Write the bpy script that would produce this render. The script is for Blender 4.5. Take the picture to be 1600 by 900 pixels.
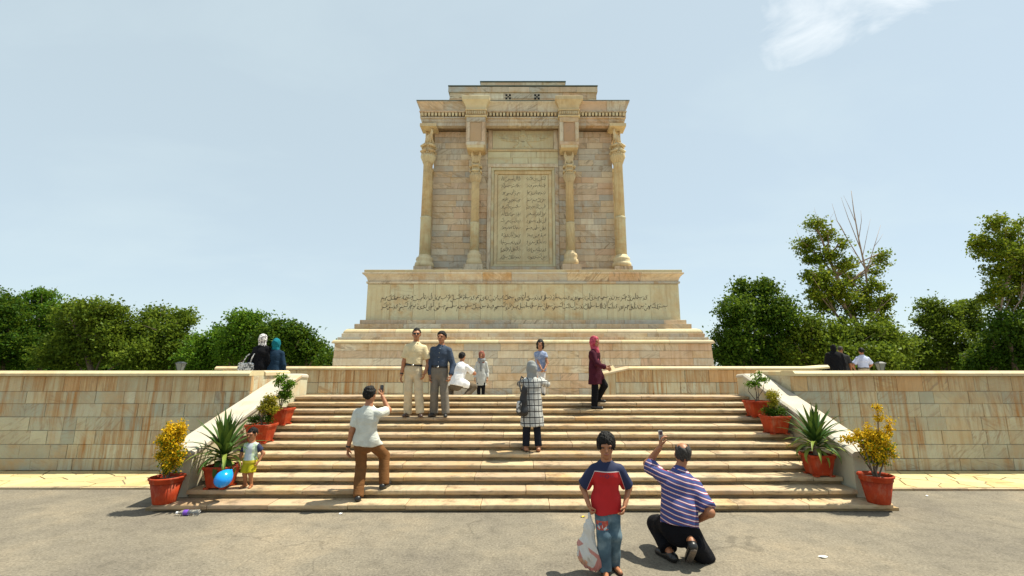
import bpy, bmesh, math, random
import numpy as np
from mathutils import Vector, Matrix

for o in list(bpy.data.objects):
    bpy.data.objects.remove(o, do_unlink=True)
scene = bpy.context.scene
COL = scene.collection
R = math.radians

# ------------------------------------------------------------------ camera
EYE = 1.92
FPX = 710.0
PITCH = math.atan(125.0 / FPX)
cam = bpy.data.cameras.new('camera')
cam.sensor_width = 36.0
cam.lens = FPX / 1600.0 * 36.0
cam.shift_x = -0.01
cam.clip_start = 0.05
cam.clip_end = 3000.0
camo = bpy.data.objects.new('camera', cam)
camo.location = (0, 0, EYE)
camo.rotation_euler = (math.pi / 2 + PITCH, 0, 0)
COL.objects.link(camo)
scene.camera = camo

# ------------------------------------------------------------------ light
SUN_EL, SUN_AZ = R(66.0), R(72.0)          # azimuth from +Y towards +X: right and a little behind the tomb
world = bpy.data.worlds.new('World')
scene.world = world
world.use_nodes = True
wn, wl = world.node_tree.nodes, world.node_tree.links
wn.clear()
sky = wn.new('ShaderNodeTexSky')
sky.sky_type = 'NISHITA'
sky.sun_disc = False
sky.sun_elevation = SUN_EL
sky.sun_rotation = SUN_AZ
sky.altitude = 900
sky.air_density = 1.0
sky.dust_density = 1.0
sky.ozone_density = 1.0
tc = wn.new('ShaderNodeTexCoord')
sep = wn.new('ShaderNodeSeparateXYZ')
wl.new(tc.outputs['Generated'], sep.inputs[0])
zadd = wn.new('ShaderNodeMath'); zadd.operation = 'MAXIMUM'; zadd.inputs[1].default_value = 0.03
wl.new(sep.outputs['Z'], zadd.inputs[0])
zoff = wn.new('ShaderNodeMath'); zoff.operation = 'ADD'; zoff.inputs[1].default_value = 0.22
wl.new(zadd.outputs[0], zoff.inputs[0])
dvx = wn.new('ShaderNodeMath'); dvx.operation = 'DIVIDE'
dvy = wn.new('ShaderNodeMath'); dvy.operation = 'DIVIDE'
wl.new(sep.outputs['X'], dvx.inputs[0]); wl.new(zoff.outputs[0], dvx.inputs[1])
wl.new(sep.outputs['Y'], dvy.inputs[0]); wl.new(zoff.outputs[0], dvy.inputs[1])
cmb = wn.new('ShaderNodeCombineXYZ')
wl.new(dvx.outputs[0], cmb.inputs[0]); wl.new(dvy.outputs[0], cmb.inputs[1])
mp = wn.new('ShaderNodeMapping')
mp.inputs['Location'].default_value = (3.35, 1.3, 0)
mp.inputs['Rotation'].default_value = (0, 0, R(28))
mp.inputs['Scale'].default_value = (0.75, 1.35, 1)
wl.new(cmb.outputs[0], mp.inputs[0])
cn = wn.new('ShaderNodeTexNoise')
cn.inputs['Scale'].default_value = 1.15
cn.inputs['Detail'].default_value = 9
cn.inputs['Roughness'].default_value = 0.56
cn.inputs['Distortion'].default_value = 0.35
wl.new(mp.outputs[0], cn.inputs['Vector'])
cr = wn.new('ShaderNodeValToRGB')
cr.color_ramp.elements[0].position = 0.50
cr.color_ramp.elements[0].color = (0, 0, 0, 1)
cr.color_ramp.elements[1].position = 0.80
cr.color_ramp.elements[1].color = (1, 1, 1, 1)
wl.new(cn.outputs['Fac'], cr.inputs[0])
cmul = wn.new('ShaderNodeMath'); cmul.operation = 'MULTIPLY_ADD'
cmul.inputs[1].default_value = 0.14
cmul.inputs[2].default_value = 0.66        # a thin even summer veil over all of the sky
wl.new(cr.outputs[0], cmul.inputs[0])
mixw = wn.new('ShaderNodeMix'); mixw.data_type = 'RGBA'
mixw.inputs['B'].default_value = (5.55, 6.55, 6.75, 1)
wl.new(cmul.outputs[0], mixw.inputs['Factor'])
wl.new(sky.outputs[0], mixw.inputs['A'])
bg = wn.new('ShaderNodeBackground')
bg.inputs['Strength'].default_value = 0.085
# one bright wisp of cloud, high on the right
cdir = Vector((0.760, 0.868, 0.800)).normalized()
crt = Vector((0, 0, 1)).cross(cdir).normalized() * -1
cup = crt.cross(cdir).normalized()
def wdot(v, s):
    n = wn.new('ShaderNodeVectorMath'); n.operation = 'DOT_PRODUCT'
    wl.new(tc.outputs['Generated'], n.inputs[0]); n.inputs[1].default_value = v
    m = wn.new('ShaderNodeMath'); m.operation = 'MULTIPLY'; m.inputs[1].default_value = s
    wl.new(n.outputs['Value'], m.inputs[0])
    q = wn.new('ShaderNodeMath'); q.operation = 'POWER'; q.inputs[1].default_value = 2.0
    ab = wn.new('ShaderNodeMath'); ab.operation = 'ABSOLUTE'; wl.new(m.outputs[0], ab.inputs[0]); wl.new(ab.outputs[0], q.inputs[0])
    return q.outputs[0]
sm = wn.new('ShaderNodeMath'); sm.operation = 'ADD'
wl.new(wdot(tuple(crt), 4.0), sm.inputs[0]); wl.new(wdot(tuple(cup), 11.0), sm.inputs[1])
front_ = wn.new('ShaderNodeVectorMath'); front_.operation = 'DOT_PRODUCT'
wl.new(tc.outputs['Generated'], front_.inputs[0]); front_.inputs[1].default_value = tuple(cdir)
fg = wn.new('ShaderNodeMath'); fg.operation = 'GREATER_THAN'; fg.inputs[1].default_value = 0.0; wl.new(front_.outputs['Value'], fg.inputs[0])
cn2 = wn.new('ShaderNodeTexNoise'); cn2.inputs['Scale'].default_value = 5.0; cn2.inputs['Detail'].default_value = 10; cn2.inputs['Roughness'].default_value = .58; cn2.inputs['Distortion'].default_value = .5
wl.new(mp.outputs[0], cn2.inputs['Vector'])
sb = wn.new('ShaderNodeMath'); sb.operation = 'MULTIPLY_ADD'; sb.inputs[1].default_value = 2.8; sb.inputs[2].default_value = -0.95
wl.new(cn2.outputs['Fac'], sb.inputs[0])
sd = wn.new('ShaderNodeMath'); sd.operation = 'SUBTRACT'; wl.new(sb.outputs[0], sd.inputs[0]); wl.new(sm.outputs[0], sd.inputs[1])
cl_ = wn.new('ShaderNodeMath'); cl_.operation = 'MULTIPLY'; cl_.use_clamp = True; wl.new(sd.outputs[0], cl_.inputs[0]); wl.new(fg.outputs[0], cl_.inputs[1])
mixc_ = wn.new('ShaderNodeMix'); mixc_.data_type = 'RGBA'; mixc_.inputs['B'].default_value = (8.2, 8.5, 8.6, 1)
wl.new(cl_.outputs[0], mixc_.inputs['Factor']); wl.new(mixw.outputs['Result'], mixc_.inputs['A'])
wl.new(mixc_.outputs['Result'], bg.inputs['Color'])
wo = wn.new('ShaderNodeOutputWorld')
wl.new(bg.outputs[0], wo.inputs['Surface'])

sun = bpy.data.lights.new('sun', 'SUN')
sun.energy = 5.0
sun.angle = R(0.53)
sun.color = (1.0, 0.955, 0.80)
suno = bpy.data.objects.new('sun', sun)
TO_SUN = Vector((math.cos(SUN_EL) * math.sin(SUN_AZ), math.cos(SUN_EL) * math.cos(SUN_AZ), math.sin(SUN_EL)))
suno.rotation_euler = TO_SUN.to_track_quat('Z', 'Y').to_euler()
suno.location = TO_SUN * 60
COL.objects.link(suno)

scene.render.engine = 'CYCLES'
scene.view_settings.view_transform = 'Standard'
scene.view_settings.look = 'None'
scene.view_settings.exposure = 0.70
scene.view_settings.gamma = 1.0
scene.view_settings.use_curve_mapping = False
try:
    scene.cycles.max_bounces = 8
    scene.cycles.transparent_max_bounces = 16
except Exception:
    pass

# ------------------------------------------------------------------ helpers
def ray(px, py):
    u = (px - 816) / FPX
    v = (450 - py) / FPX
    c, s = math.cos(PITCH), math.sin(PITCH)
    return u, c - v * s, s + v * c

def at(px, py, Y):
    """where something seen there stands, given how far away it is"""
    d = ray(px, py)
    t = Y / d[1]
    return Vector((d[0] * t, Y, EYE + d[2] * t))

def props(o, label=None, cat=None, group=None, kind=None):
    if label: o['label'] = label
    if cat: o['category'] = cat
    if group: o['group'] = group
    if kind: o['kind'] = kind
    return o

def thing(name, label, cat, loc=(0, 0, 0), rz=0.0, group=None):
    o = bpy.data.objects.new(name, None)
    o.empty_display_size = 0.1
    o.location = loc
    o.rotation_euler = (0, 0, rz)
    COL.objects.link(o)
    return props(o, label, cat, group)

def link(name, me, mat, parent=None, loc=(0, 0, 0), rot=(0, 0, 0), smooth=False):
    o = bpy.data.objects.new(name, me)
    if mat is not None and len(me.materials) == 0:
        me.materials.append(mat)
    o.location = loc
    o.rotation_euler = rot
    if parent is not None:
        o.parent = parent
    COL.objects.link(o)
    if smooth:
        me.polygons.foreach_set('use_smooth', np.ones(len(me.polygons), dtype=bool))
    return o

def mesh(name, V, F):
    me = bpy.data.meshes.new(name)
    me.from_pydata([tuple(map(float, v)) for v in V], [], F)
    me.update()
    return me

def big_mesh(name, V, Q):
    """numpy verts (n,3), faces (m,k)"""
    me = bpy.data.meshes.new(name)
    V = np.asarray(V, dtype=np.float32); Q = np.asarray(Q, dtype=np.int32)
    m, k = Q.shape
    me.vertices.add(len(V)); me.vertices.foreach_set('co', V.ravel())
    me.loops.add(m * k); me.loops.foreach_set('vertex_index', Q.ravel())
    me.polygons.add(m)
    me.polygons.foreach_set('loop_start', np.arange(0, m * k, k, dtype=np.int32))
    me.polygons.foreach_set('loop_total', np.full(m, k, dtype=np.int32))
    me.update(calc_edges=True)
    return me

class MB:
    """collects shapes in world coordinates; build() makes ONE mesh object, local to its parent"""
    def __init__(s): s.v = []; s.f = []
    def add(s, V, F):
        b = len(s.v)
        s.v += [tuple(map(float, v)) for v in V]
        s.f += [tuple(b + i for i in f) for f in F]
        return s
    def box(s, x0, x1, y0, y1, z0, z1):
        return s.add([(x0,y0,z0),(x1,y0,z0),(x1,y1,z0),(x0,y1,z0),(x0,y0,z1),(x1,y0,z1),(x1,y1,z1),(x0,y1,z1)],
                     [(0,3,2,1),(4,5,6,7),(0,1,5,4),(1,2,6,5),(2,3,7,6),(3,0,4,7)])
    def prism(s, pts, axis, a0, a1):
        """pts: 2-D loop; axis 'x': pts=(y,z); 'z': pts=(x,y); 'y': pts=(x,z)"""
        n = len(pts)
        mk = {'x': lambda p, a: (a, p[0], p[1]), 'y': lambda p, a: (p[0], a, p[1]), 'z': lambda p, a: (p[0], p[1], a)}[axis]
        V = [mk(p, a0) for p in pts] + [mk(p, a1) for p in pts]
        F = [tuple(range(n))[::-1], tuple(range(n, 2 * n))] + [(i, (i + 1) % n, n + (i + 1) % n, n + i) for i in range(n)]
        return s.add(V, F)
    def tube(s, pts, rad, n=8, cap=True):
        pts = [Vector(p) for p in pts]
        if not hasattr(rad, '__len__'): rad = [rad] * len(pts)
        V, F = [], []
        prev = None
        for i, p in enumerate(pts):
            t = (pts[min(i + 1, len(pts) - 1)] - pts[max(i - 1, 0)]).normalized()
            a = prev if prev is not None else (Vector((1, 0, 0)) if abs(t.x) < .8 else Vector((0, 1, 0)))
            u = (a - t * a.dot(t)).normalized(); prev = u
            w = t.cross(u)
            for k in range(n):
                th = 2 * math.pi * k / n
                V.append(p + (u * math.cos(th) + w * math.sin(th)) * rad[i])
        for i in range(len(pts) - 1):
            for k in range(n):
                F.append((i*n+k, i*n+(k+1)%n, (i+1)*n+(k+1)%n, (i+1)*n+k))
        if cap:
            F.append(tuple(range(n))[::-1]); F.append(tuple(range((len(pts)-1)*n, len(pts)*n)))
        return s.add(V, F)
    def lathe(s, prof, n=24, c=(0, 0, 0), flute=0, depth=0.0, cap=True):
        """prof: (r, z[, flute depth])"""
        V, F = [], []
        for p in prof:
            r, z = p[0], p[1]
            fd = p[2] if len(p) > 2 else depth
            for k in range(n):
                th = 2 * math.pi * k / n
                rr = r
                if flute: rr = r * (1 - fd * (0.5 + 0.5 * math.cos(flute * th)))
                V.append((c[0] + rr * math.cos(th), c[1] + rr * math.sin(th), c[2] + z))
        m = len(prof)
        for i in range(m - 1):
            for k in range(n):
                F.append((i*n+k, i*n+(k+1)%n, (i+1)*n+(k+1)%n, (i+1)*n+k))
        if cap:
            F.append(tuple(range(n))[::-1]); F.append(tuple(range((m-1)*n, m*n)))
        return s.add(V, F)
    def build(s, name, mat, parent=None, smooth=False, loc=None):
        off = Vector(loc) if loc is not None else (Vector(parent.location) if parent is not None and parent.parent is None else Vector((0, 0, 0)))
        if parent is not None and parent.parent is not None and loc is None:
            off = Vector(parent.parent.location) + Vector(parent.location)
        me = mesh(name, [(v[0]-off.x, v[1]-off.y, v[2]-off.z) for v in s.v], s.f)
        o = link(name, me, mat, parent, loc=(0, 0, 0) if (parent is not None or loc is None) else loc, smooth=smooth)
        return o

# ------------------------------------------------------------------ materials
def nodes(name):
    m = bpy.data.materials.new(name)
    m.use_nodes = True
    nt = m.node_tree
    nt.nodes.clear()
    out = nt.nodes.new('ShaderNodeOutputMaterial')
    b = nt.nodes.new('ShaderNodeBsdfPrincipled')
    nt.links.new(b.outputs[0], out.inputs[0])
    return m, nt, b

def N(nt, typ, **kw):
    n = nt.nodes.new(typ)
    for k, v in kw.items():
        if k.startswith('i_'):
            n.inputs[k[2:].replace('_', ' ')].default_value = v
        else:
            setattr(n, k, v)
    return n

def L(nt, a, b): nt.links.new(a, b)

def ramp(nt, stops, interp='LINEAR'):
    r = nt.nodes.new('ShaderNodeValToRGB')
    r.color_ramp.interpolation = interp
    e = r.color_ramp.elements
    while len(e) < len(stops): e.new(0.5)
    for i, (p, c) in enumerate(stops):
        e[i].position = p
        e[i].color = (c[0], c[1], c[2], 1) if hasattr(c, '__len__') else (c, c, c, 1)
    return r

def mixc(nt, fac, a, b, blend='MIX'):
    m = nt.nodes.new('ShaderNodeMix'); m.data_type = 'RGBA'; m.blend_type = blend
    for sock, val in (('Factor', fac), ('A', a), ('B', b)):
        if hasattr(val, 'links'): nt.links.new(val, m.inputs[sock] if sock == 'Factor' else m.inputs[sock])
        elif hasattr(val, '__len__'): m.inputs[sock].default_value = (*val[:3], 1)
        else: m.inputs[sock].default_value = val
    return m.outputs['Result']

def mth(nt, op, a, b=None, c=None):
    m = nt.nodes.new('ShaderNodeMath'); m.operation = op
    for i, v in enumerate((a, b, c)):
        if v is None: continue
        if hasattr(v, 'links'): nt.links.new(v, m.inputs[i])
        else: m.inputs[i].default_value = v
    return m.outputs[0]

def plain(name, col, rough=0.6, var=0.0, scale=8.0, bump=0.0, metal=0.0, bscale=None, sheen=0.0):
    m, nt, b = nodes(name)
    b.inputs['Roughness'].default_value = rough
    b.inputs['Metallic'].default_value = metal
    if sheen and 'Sheen Weight' in b.inputs: b.inputs['Sheen Weight'].default_value = sheen
    tco = N(nt, 'ShaderNodeTexCoord')
    n = N(nt, 'ShaderNodeTexNoise', i_Scale=scale, i_Detail=5.0, i_Roughness=0.6)
    L(nt, tco.outputs['Object'], n.inputs['Vector'])
    lo = tuple(c * (1 - var) for c in col); hi = tuple(min(1, c * (1 + var)) for c in col)
    r = ramp(nt, [(0.3, lo), (0.7, hi)])
    L(nt, n.outputs['Fac'], r.inputs[0])
    L(nt, r.outputs[0], b.inputs['Base Color'])
    if bump:
        n2 = N(nt, 'ShaderNodeTexNoise', i_Scale=bscale or scale * 4, i_Detail=4.0)
        L(nt, tco.outputs['Object'], n2.inputs['Vector'])
        bp = N(nt, 'ShaderNodeBump', i_Strength=bump, i_Distance=0.02)
        L(nt, n2.outputs['Fac'], bp.inputs['Height'])
        L(nt, bp.outputs[0], b.inputs['Normal'])
    return m

def stone(name, stops, lichen=0.0, rust=0.0, rust_col=(0.36, 0.18, 0.06), vein=0.5, dirt=0.25, rough=0.62, streak=0.0, fine=1.0):
    """marble: each stone draws its own tint and its own direction of veins"""
    m, nt, b = nodes(name)
    b.inputs['Roughness'].default_value = rough
    b.inputs['Specular IOR Level'].default_value = 0.18
    geo = N(nt, 'ShaderNodeNewGeometry')
    oi = N(nt, 'ShaderNodeObjectInfo')
    rnd = mth(nt, 'FRACT', mth(nt, 'ADD', oi.outputs['Random'], geo.outputs['Random Per Island']))
    r2 = mth(nt, 'FRACT', mth(nt, 'MULTIPLY', rnd, 37.7))
    r3 = mth(nt, 'FRACT', mth(nt, 'MULTIPLY', rnd, 113.3))
    base = ramp(nt, stops); L(nt, rnd, base.inputs[0])
    vr = N(nt, 'ShaderNodeVectorRotate', rotation_type='Y_AXIS')
    L(nt, geo.outputs['Position'], vr.inputs['Vector'])
    L(nt, mth(nt, 'MULTIPLY', r2, 3.1), vr.inputs['Angle'])
    va = N(nt, 'ShaderNodeVectorMath', operation='ADD')
    cx = N(nt, 'ShaderNodeCombineXYZ')
    L(nt, mth(nt, 'MULTIPLY', r3, 50.0), cx.inputs[0]); L(nt, mth(nt, 'MULTIPLY', r2, 31.0), cx.inputs[2])
    L(nt, vr.outputs[0], va.inputs[0]); L(nt, cx.outputs[0], va.inputs[1])
    mpp = N(nt, 'ShaderNodeMapping'); mpp.inputs['Scale'].default_value = (1.1 * fine, 1.1 * fine, 5.5 * fine)
    L(nt, va.outputs[0], mpp.inputs[0])
    nz = N(nt, 'ShaderNodeTexNoise', i_Scale=1.3, i_Detail=7.0, i_Roughness=0.62, i_Distortion=0.9)
    L(nt, mpp.outputs[0], nz.inputs['Vector'])
    vr1 = ramp(nt, [(0.36, 1.0), (0.47, 0.25), (0.52, 0.0), (0.60, 0.12), (0.75, 0.6)])
    L(nt, nz.outputs['Fac'], vr1.inputs[0])
    c = mixc(nt, mth(nt, 'MULTIPLY', vr1.outputs[0], mth(nt, 'MULTIPLY', r3, vein)), base.outputs[0], (0.30, 0.235, 0.165))
    # warm clouding
    nb = N(nt, 'ShaderNodeTexNoise', i_Scale=2.4, i_Detail=5.0, i_Roughness=0.6)
    L(nt, va.outputs[0], nb.inputs['Vector'])
    wr = ramp(nt, [(0.42, 0.0), (0.72, 1.0)]); L(nt, nb.outputs['Fac'], wr.inputs[0])
    c = mixc(nt, mth(nt, 'MULTIPLY', wr.outputs[0], mth(nt, 'MULTIPLY', r2, 0.8)), c, (0.52, 0.30, 0.11))
    # dust and dirt
    nd = N(nt, 'ShaderNodeTexNoise', i_Scale=0.9, i_Detail=8.0, i_Roughness=0.7)
    L(nt, geo.outputs['Position'], nd.inputs['Vector'])
    dr = ramp(nt, [(0.45, 0.0), (0.72, 1.0)]); L(nt, nd.outputs['Fac'], dr.inputs[0])
    c = mixc(nt, mth(nt, 'MULTIPLY', dr.outputs[0], dirt), c, (0.21, 0.155, 0.10))
    if rust:
        ms = N(nt, 'ShaderNodeMapping'); ms.inputs['Scale'].default_value = (7.0, 7.0, 0.35)
        L(nt, geo.outputs['Position'], ms.inputs[0])
        ns = N(nt, 'ShaderNodeTexNoise', i_Scale=1.5, i_Detail=6.0, i_Roughness=0.65)
        L(nt, ms.outputs[0], ns.inputs['Vector'])
        sr = ramp(nt, [(0.45, 0.0), (0.64, 1.0)]); L(nt, ns.outputs['Fac'], sr.inputs[0])
        npat = N(nt, 'ShaderNodeTexNoise', i_Scale=0.8, i_Detail=3.0)
        L(nt, geo.outputs['Position'], npat.inputs['Vector'])
        pr = ramp(nt, [(0.38, 0.0), (0.58, 1.0)]); L(nt, npat.outputs['Fac'], pr.inputs[0])
        c = mixc(nt, mth(nt, 'MULTIPLY', mth(nt, 'MULTIPLY', sr.outputs[0], pr.outputs[0]), rust), c, rust_col)
    if lichen:
        ms = N(nt, 'ShaderNodeMapping'); ms.inputs['Scale'].default_value = (1.6, 1.6, 11.0)
        L(nt, geo.outputs['Position'], ms.inputs[0])
        ns = N(nt, 'ShaderNodeTexNoise', i_Scale=2.2, i_Detail=8.0, i_Roughness=0.72)
        L(nt, ms.outputs[0], ns.inputs['Vector'])
        sr = ramp(nt, [(0.52, 0.0), (0.64, 1.0)]); L(nt, ns.outputs['Fac'], sr.inputs[0])
        c = mixc(nt, mth(nt, 'MULTIPLY', sr.outputs[0], lichen), c, (0.075, 0.055, 0.035))
    if streak:
        ms = N(nt, 'ShaderNodeMapping'); ms.inputs['Scale'].default_value = (22.0, 22.0, 0.6)
        L(nt, geo.outputs['Position'], ms.inputs[0])
        ns = N(nt, 'ShaderNodeTexNoise', i_Scale=1.5, i_Detail=4.0, i_Roughness=0.6)
        L(nt, ms.outputs[0], ns.inputs['Vector'])
        sr = ramp(nt, [(0.45, 0.0), (0.62, 1.0)]); L(nt, ns.outputs['Fac'], sr.inputs[0])
        c = mixc(nt, mth(nt, 'MULTIPLY', mth(nt, 'MULTIPLY', sr.outputs[0], r3), streak), c, (0.34, 0.17, 0.06))
    ng = N(nt, 'ShaderNodeTexNoise', i_Scale=60.0, i_Detail=3.0)
    L(nt, geo.outputs['Position'], ng.inputs['Vector'])
    c = mixc(nt, 0.12, c, ng.outputs['Color'], 'OVERLAY')
    L(nt, c, b.inputs['Base Color'])
    bp = N(nt, 'ShaderNodeBump', i_Strength=0.25, i_Distance=0.01)
    L(nt, nz.outputs['Fac'], bp.inputs['Height']); L(nt, bp.outputs[0], b.inputs['Normal'])
    return m

CREAM, GREY, PINK, OCHRE, PALE = (0.680, 0.596, 0.372), (0.470, 0.470, 0.353), (0.640, 0.449, 0.270), (0.640, 0.439, 0.177), (0.750, 0.700, 0.474)
M = {}
M['tomb'] = stone('tomb_marble', [(0.0, (0.75, 0.68, 0.52)), (0.14, (0.68, 0.58, 0.41)), (0.28, (0.69, 0.54, 0.36)), (0.42, (0.65, 0.46, 0.31)), (0.54, (0.70, 0.60, 0.44)), (0.66, (0.47, 0.46, 0.40)), (0.74, (0.62, 0.56, 0.43)), (0.86, (0.60, 0.46, 0.31)), (0.93, (0.50, 0.46, 0.38)), (1.0, (0.74, 0.66, 0.50))], vein=1.0, dirt=0.25, rust=0.4, fine=1.3)
M['tomb_panel'] = stone('pale_panel_marble', [(0.0, (0.680, 0.627, 0.400)), (0.5, (0.620, 0.585, 0.391)), (1.0, (0.680, 0.585, 0.353))], vein=0.35, dirt=0.2, rust=0.3)
M['tomb_carved'] = stone('carved_marble', [(0.0, (0.700, 0.543, 0.298)), (0.5, (0.680, 0.554, 0.335)), (1.0, (0.720, 0.617, 0.381))], vein=0.3, dirt=0.3, rust=0.3)
M['tomb_pink'] = stone('pink_panel_marble', [(0.0, (0.500, 0.313, 0.186)), (1.0, (0.540, 0.376, 0.223))], vein=0.5, dirt=0.2)
M['wall'] = stone('wall_marble', [(0.0, (0.540, 0.512, 0.363)), (0.2, (0.420, 0.418, 0.316)), (0.4, (0.560, 0.502, 0.335)), (0.58, (0.360, 0.381, 0.307)), (0.75, (0.500, 0.439, 0.288)), (0.88, (0.440, 0.439, 0.335)), (1.0, (0.600, 0.575, 0.419))], rust=1.0, vein=0.95, dirt=0.35, fine=2.2)
M['wall_top'] = stone('streaked_marble', [(0.0, (0.500, 0.439, 0.288)), (0.3, (0.550, 0.397, 0.214)), (0.5, (0.420, 0.397, 0.279)), (0.7, (0.560, 0.481, 0.298)), (0.85, (0.560, 0.345, 0.167)), (1.0, (0.480, 0.449, 0.316))], rust=0.9, vein=1.0, dirt=0.25, streak=0.9, fine=2.2)
M['step'] = stone('step_marble', [(0.0, (0.470, 0.355, 0.228)), (0.4, (0.520, 0.408, 0.251)), (0.7, (0.410, 0.298, 0.200)), (1.0, (0.500, 0.418, 0.270))], vein=0.7, dirt=0.4, rust=0.15, fine=2.0, lichen=0.55)
M['riser'] = stone('riser_dirt_and_shade', [(0.0, (0.340, 0.261, 0.140)), (1.0, (0.280, 0.209, 0.112))], vein=0.5, dirt=0.85, rust=0.2, lichen=0.8)  # darker base paints in the undercut's shade under the noses, besides its dirt
M['cap'] = stone('cap_marble', [(0.0, (0.600, 0.533, 0.326)), (0.5, (0.600, 0.491, 0.288)), (1.0, (0.540, 0.439, 0.288))], vein=0.3, dirt=0.15, rust=0.2)
M['balustrade'] = stone('balustrade_marble', [(0.0, (0.460, 0.449, 0.344)), (1.0, (0.500, 0.481, 0.353))], vein=0.35, dirt=0.15)
M['coping_grey'] = stone('grey_coping_marble', [(0.0, (0.43, 0.41, 0.35)), (1.0, (0.48, 0.44, 0.37))], vein=0.4, dirt=0.2)
M['flag'] = stone('flagstone', [(0.0, (0.500, 0.428, 0.214)), (0.5, (0.550, 0.470, 0.242)), (1.0, (0.470, 0.376, 0.186))], vein=0.3, dirt=0.2)
M['mortar'] = plain('mortar', (0.24, 0.17, 0.10), 0.9, 0.25, 6)
M['paving_joint'] = plain('paving_joint', (0.24, 0.18, 0.12), 0.9, 0.2, 6)
M['floor'] = stone('terrace_stone', [(0.0, (0.50, 0.43, 0.32)), (1.0, (0.52, 0.46, 0.36))], vein=0.2, dirt=0.2)
M['ink'] = plain('carved_letters', (0.075, 0.06, 0.045), 0.8, 0.3, 20)
M['copper'] = plain('weathered_roof_sheet', (0.10, 0.13, 0.10), 0.6, 0.3, 4)
M['vent'] = plain('vent_hole_shade', (0.015, 0.013, 0.012), 0.9)  # near-black colour stands for the shade inside the open holes

def asphalt():
    m, nt, b = nodes('old_asphalt')
    b.inputs['Roughness'].default_value = 0.9
    b.inputs['Specular IOR Level'].default_value = 0.15
    g = N(nt, 'ShaderNodeNewGeometry')
    n1 = N(nt, 'ShaderNodeTexNoise', i_Scale=0.45, i_Detail=6.0, i_Roughness=0.62)
    n2 = N(nt, 'ShaderNodeTexNoise', i_Scale=38.0, i_Detail=4.0, i_Roughness=0.75)
    n3 = N(nt, 'ShaderNodeTexVoronoi', i_Scale=95.0)
    n4 = N(nt, 'ShaderNodeTexNoise', i_Scale=5.0, i_Detail=6.0, i_Roughness=0.7)
    for n in (n1, n2, n3, n4): L(nt, g.outputs['Position'], n.inputs['Vector'])
    r1 = ramp(nt, [(0.34, (0.140, 0.122, 0.098)), (0.5, (0.185, 0.160, 0.122)), (0.66, (0.25, 0.205, 0.145))]); L(nt, n1.outputs['Fac'], r1.inputs[0])
    r2 = ramp(nt, [(0.30, 0.35), (0.46, 0.9), (0.54, 1.0), (0.70, 1.5)]); L(nt, n2.outputs['Fac'], r2.inputs[0])
    c = mixc(nt, 0.8, r1.outputs[0], r2.outputs[0], 'MULTIPLY')
    r3 = ramp(nt, [(0.0, 0.72), (0.35, 1.0), (1.0, 1.12)]); L(nt, n3.outputs['Distance'], r3.inputs[0])
    c = mixc(nt, 0.7, c, r3.outputs[0], 'MULTIPLY')
    r4 = ramp(nt, [(0.33, 0.7), (0.5, 1.0), (0.7, 1.15)]); L(nt, n4.outputs['Fac'], r4.inputs[0])
    c = mixc(nt, 0.6, c, r4.outputs[0], 'MULTIPLY')
    # hairline cracks and old stains
    wv = N(nt, 'ShaderNodeTexNoise', i_Scale=1.6, i_Detail=5.0); L(nt, g.outputs['Position'], wv.inputs['Vector'])
    av = N(nt, 'ShaderNodeVectorMath', operation='MULTIPLY_ADD'); av.inputs[1].default_value = (.9, .9, 0)
    L(nt, wv.outputs['Color'], av.inputs[0]); L(nt, g.outputs['Position'], av.inputs[2])
    ck = N(nt, 'ShaderNodeTexVoronoi', feature='DISTANCE_TO_EDGE', i_Scale=0.42); L(nt, av.outputs[0], ck.inputs['Vector'])
    cm = N(nt, 'ShaderNodeTexNoise', i_Scale=0.6, i_Detail=2.0); L(nt, g.outputs['Position'], cm.inputs['Vector'])
    crk = mth(nt, 'MULTIPLY', mth(nt, 'LESS_THAN', ck.outputs['Distance'], .005), mth(nt, 'GREATER_THAN', cm.outputs['Fac'], .55))
    c = mixc(nt, mth(nt, 'MULTIPLY', crk, .28), c, (0.05, 0.042, 0.032))
    so = N(nt, 'ShaderNodeTexNoise', i_Scale=1.1, i_Detail=4.0, i_Roughness=.6, i_Distortion=1.2); L(nt, g.outputs['Position'], so.inputs['Vector'])
    sr_ = ramp(nt, [(.60, 0.0), (.70, 1.0)]); L(nt, so.outputs['Fac'], sr_.inputs[0])
    c = mixc(nt, mth(nt, 'MULTIPLY', sr_.outputs[0], .35), c, (0.09, 0.078, 0.062))
    L(nt, c, b.inputs['Base Color'])
    bp = N(nt, 'ShaderNodeBump', i_Strength=0.6, i_Distance=0.008)
    L(nt, n2.outputs['Fac'], bp.inputs['Height']); L(nt, bp.outputs[0], b.inputs['Normal'])
    return m
M['asphalt'] = asphalt()
M['earth'] = plain('garden_earth', (0.07, 0.085, 0.03), 0.95, 0.4, 0.6)

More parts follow.
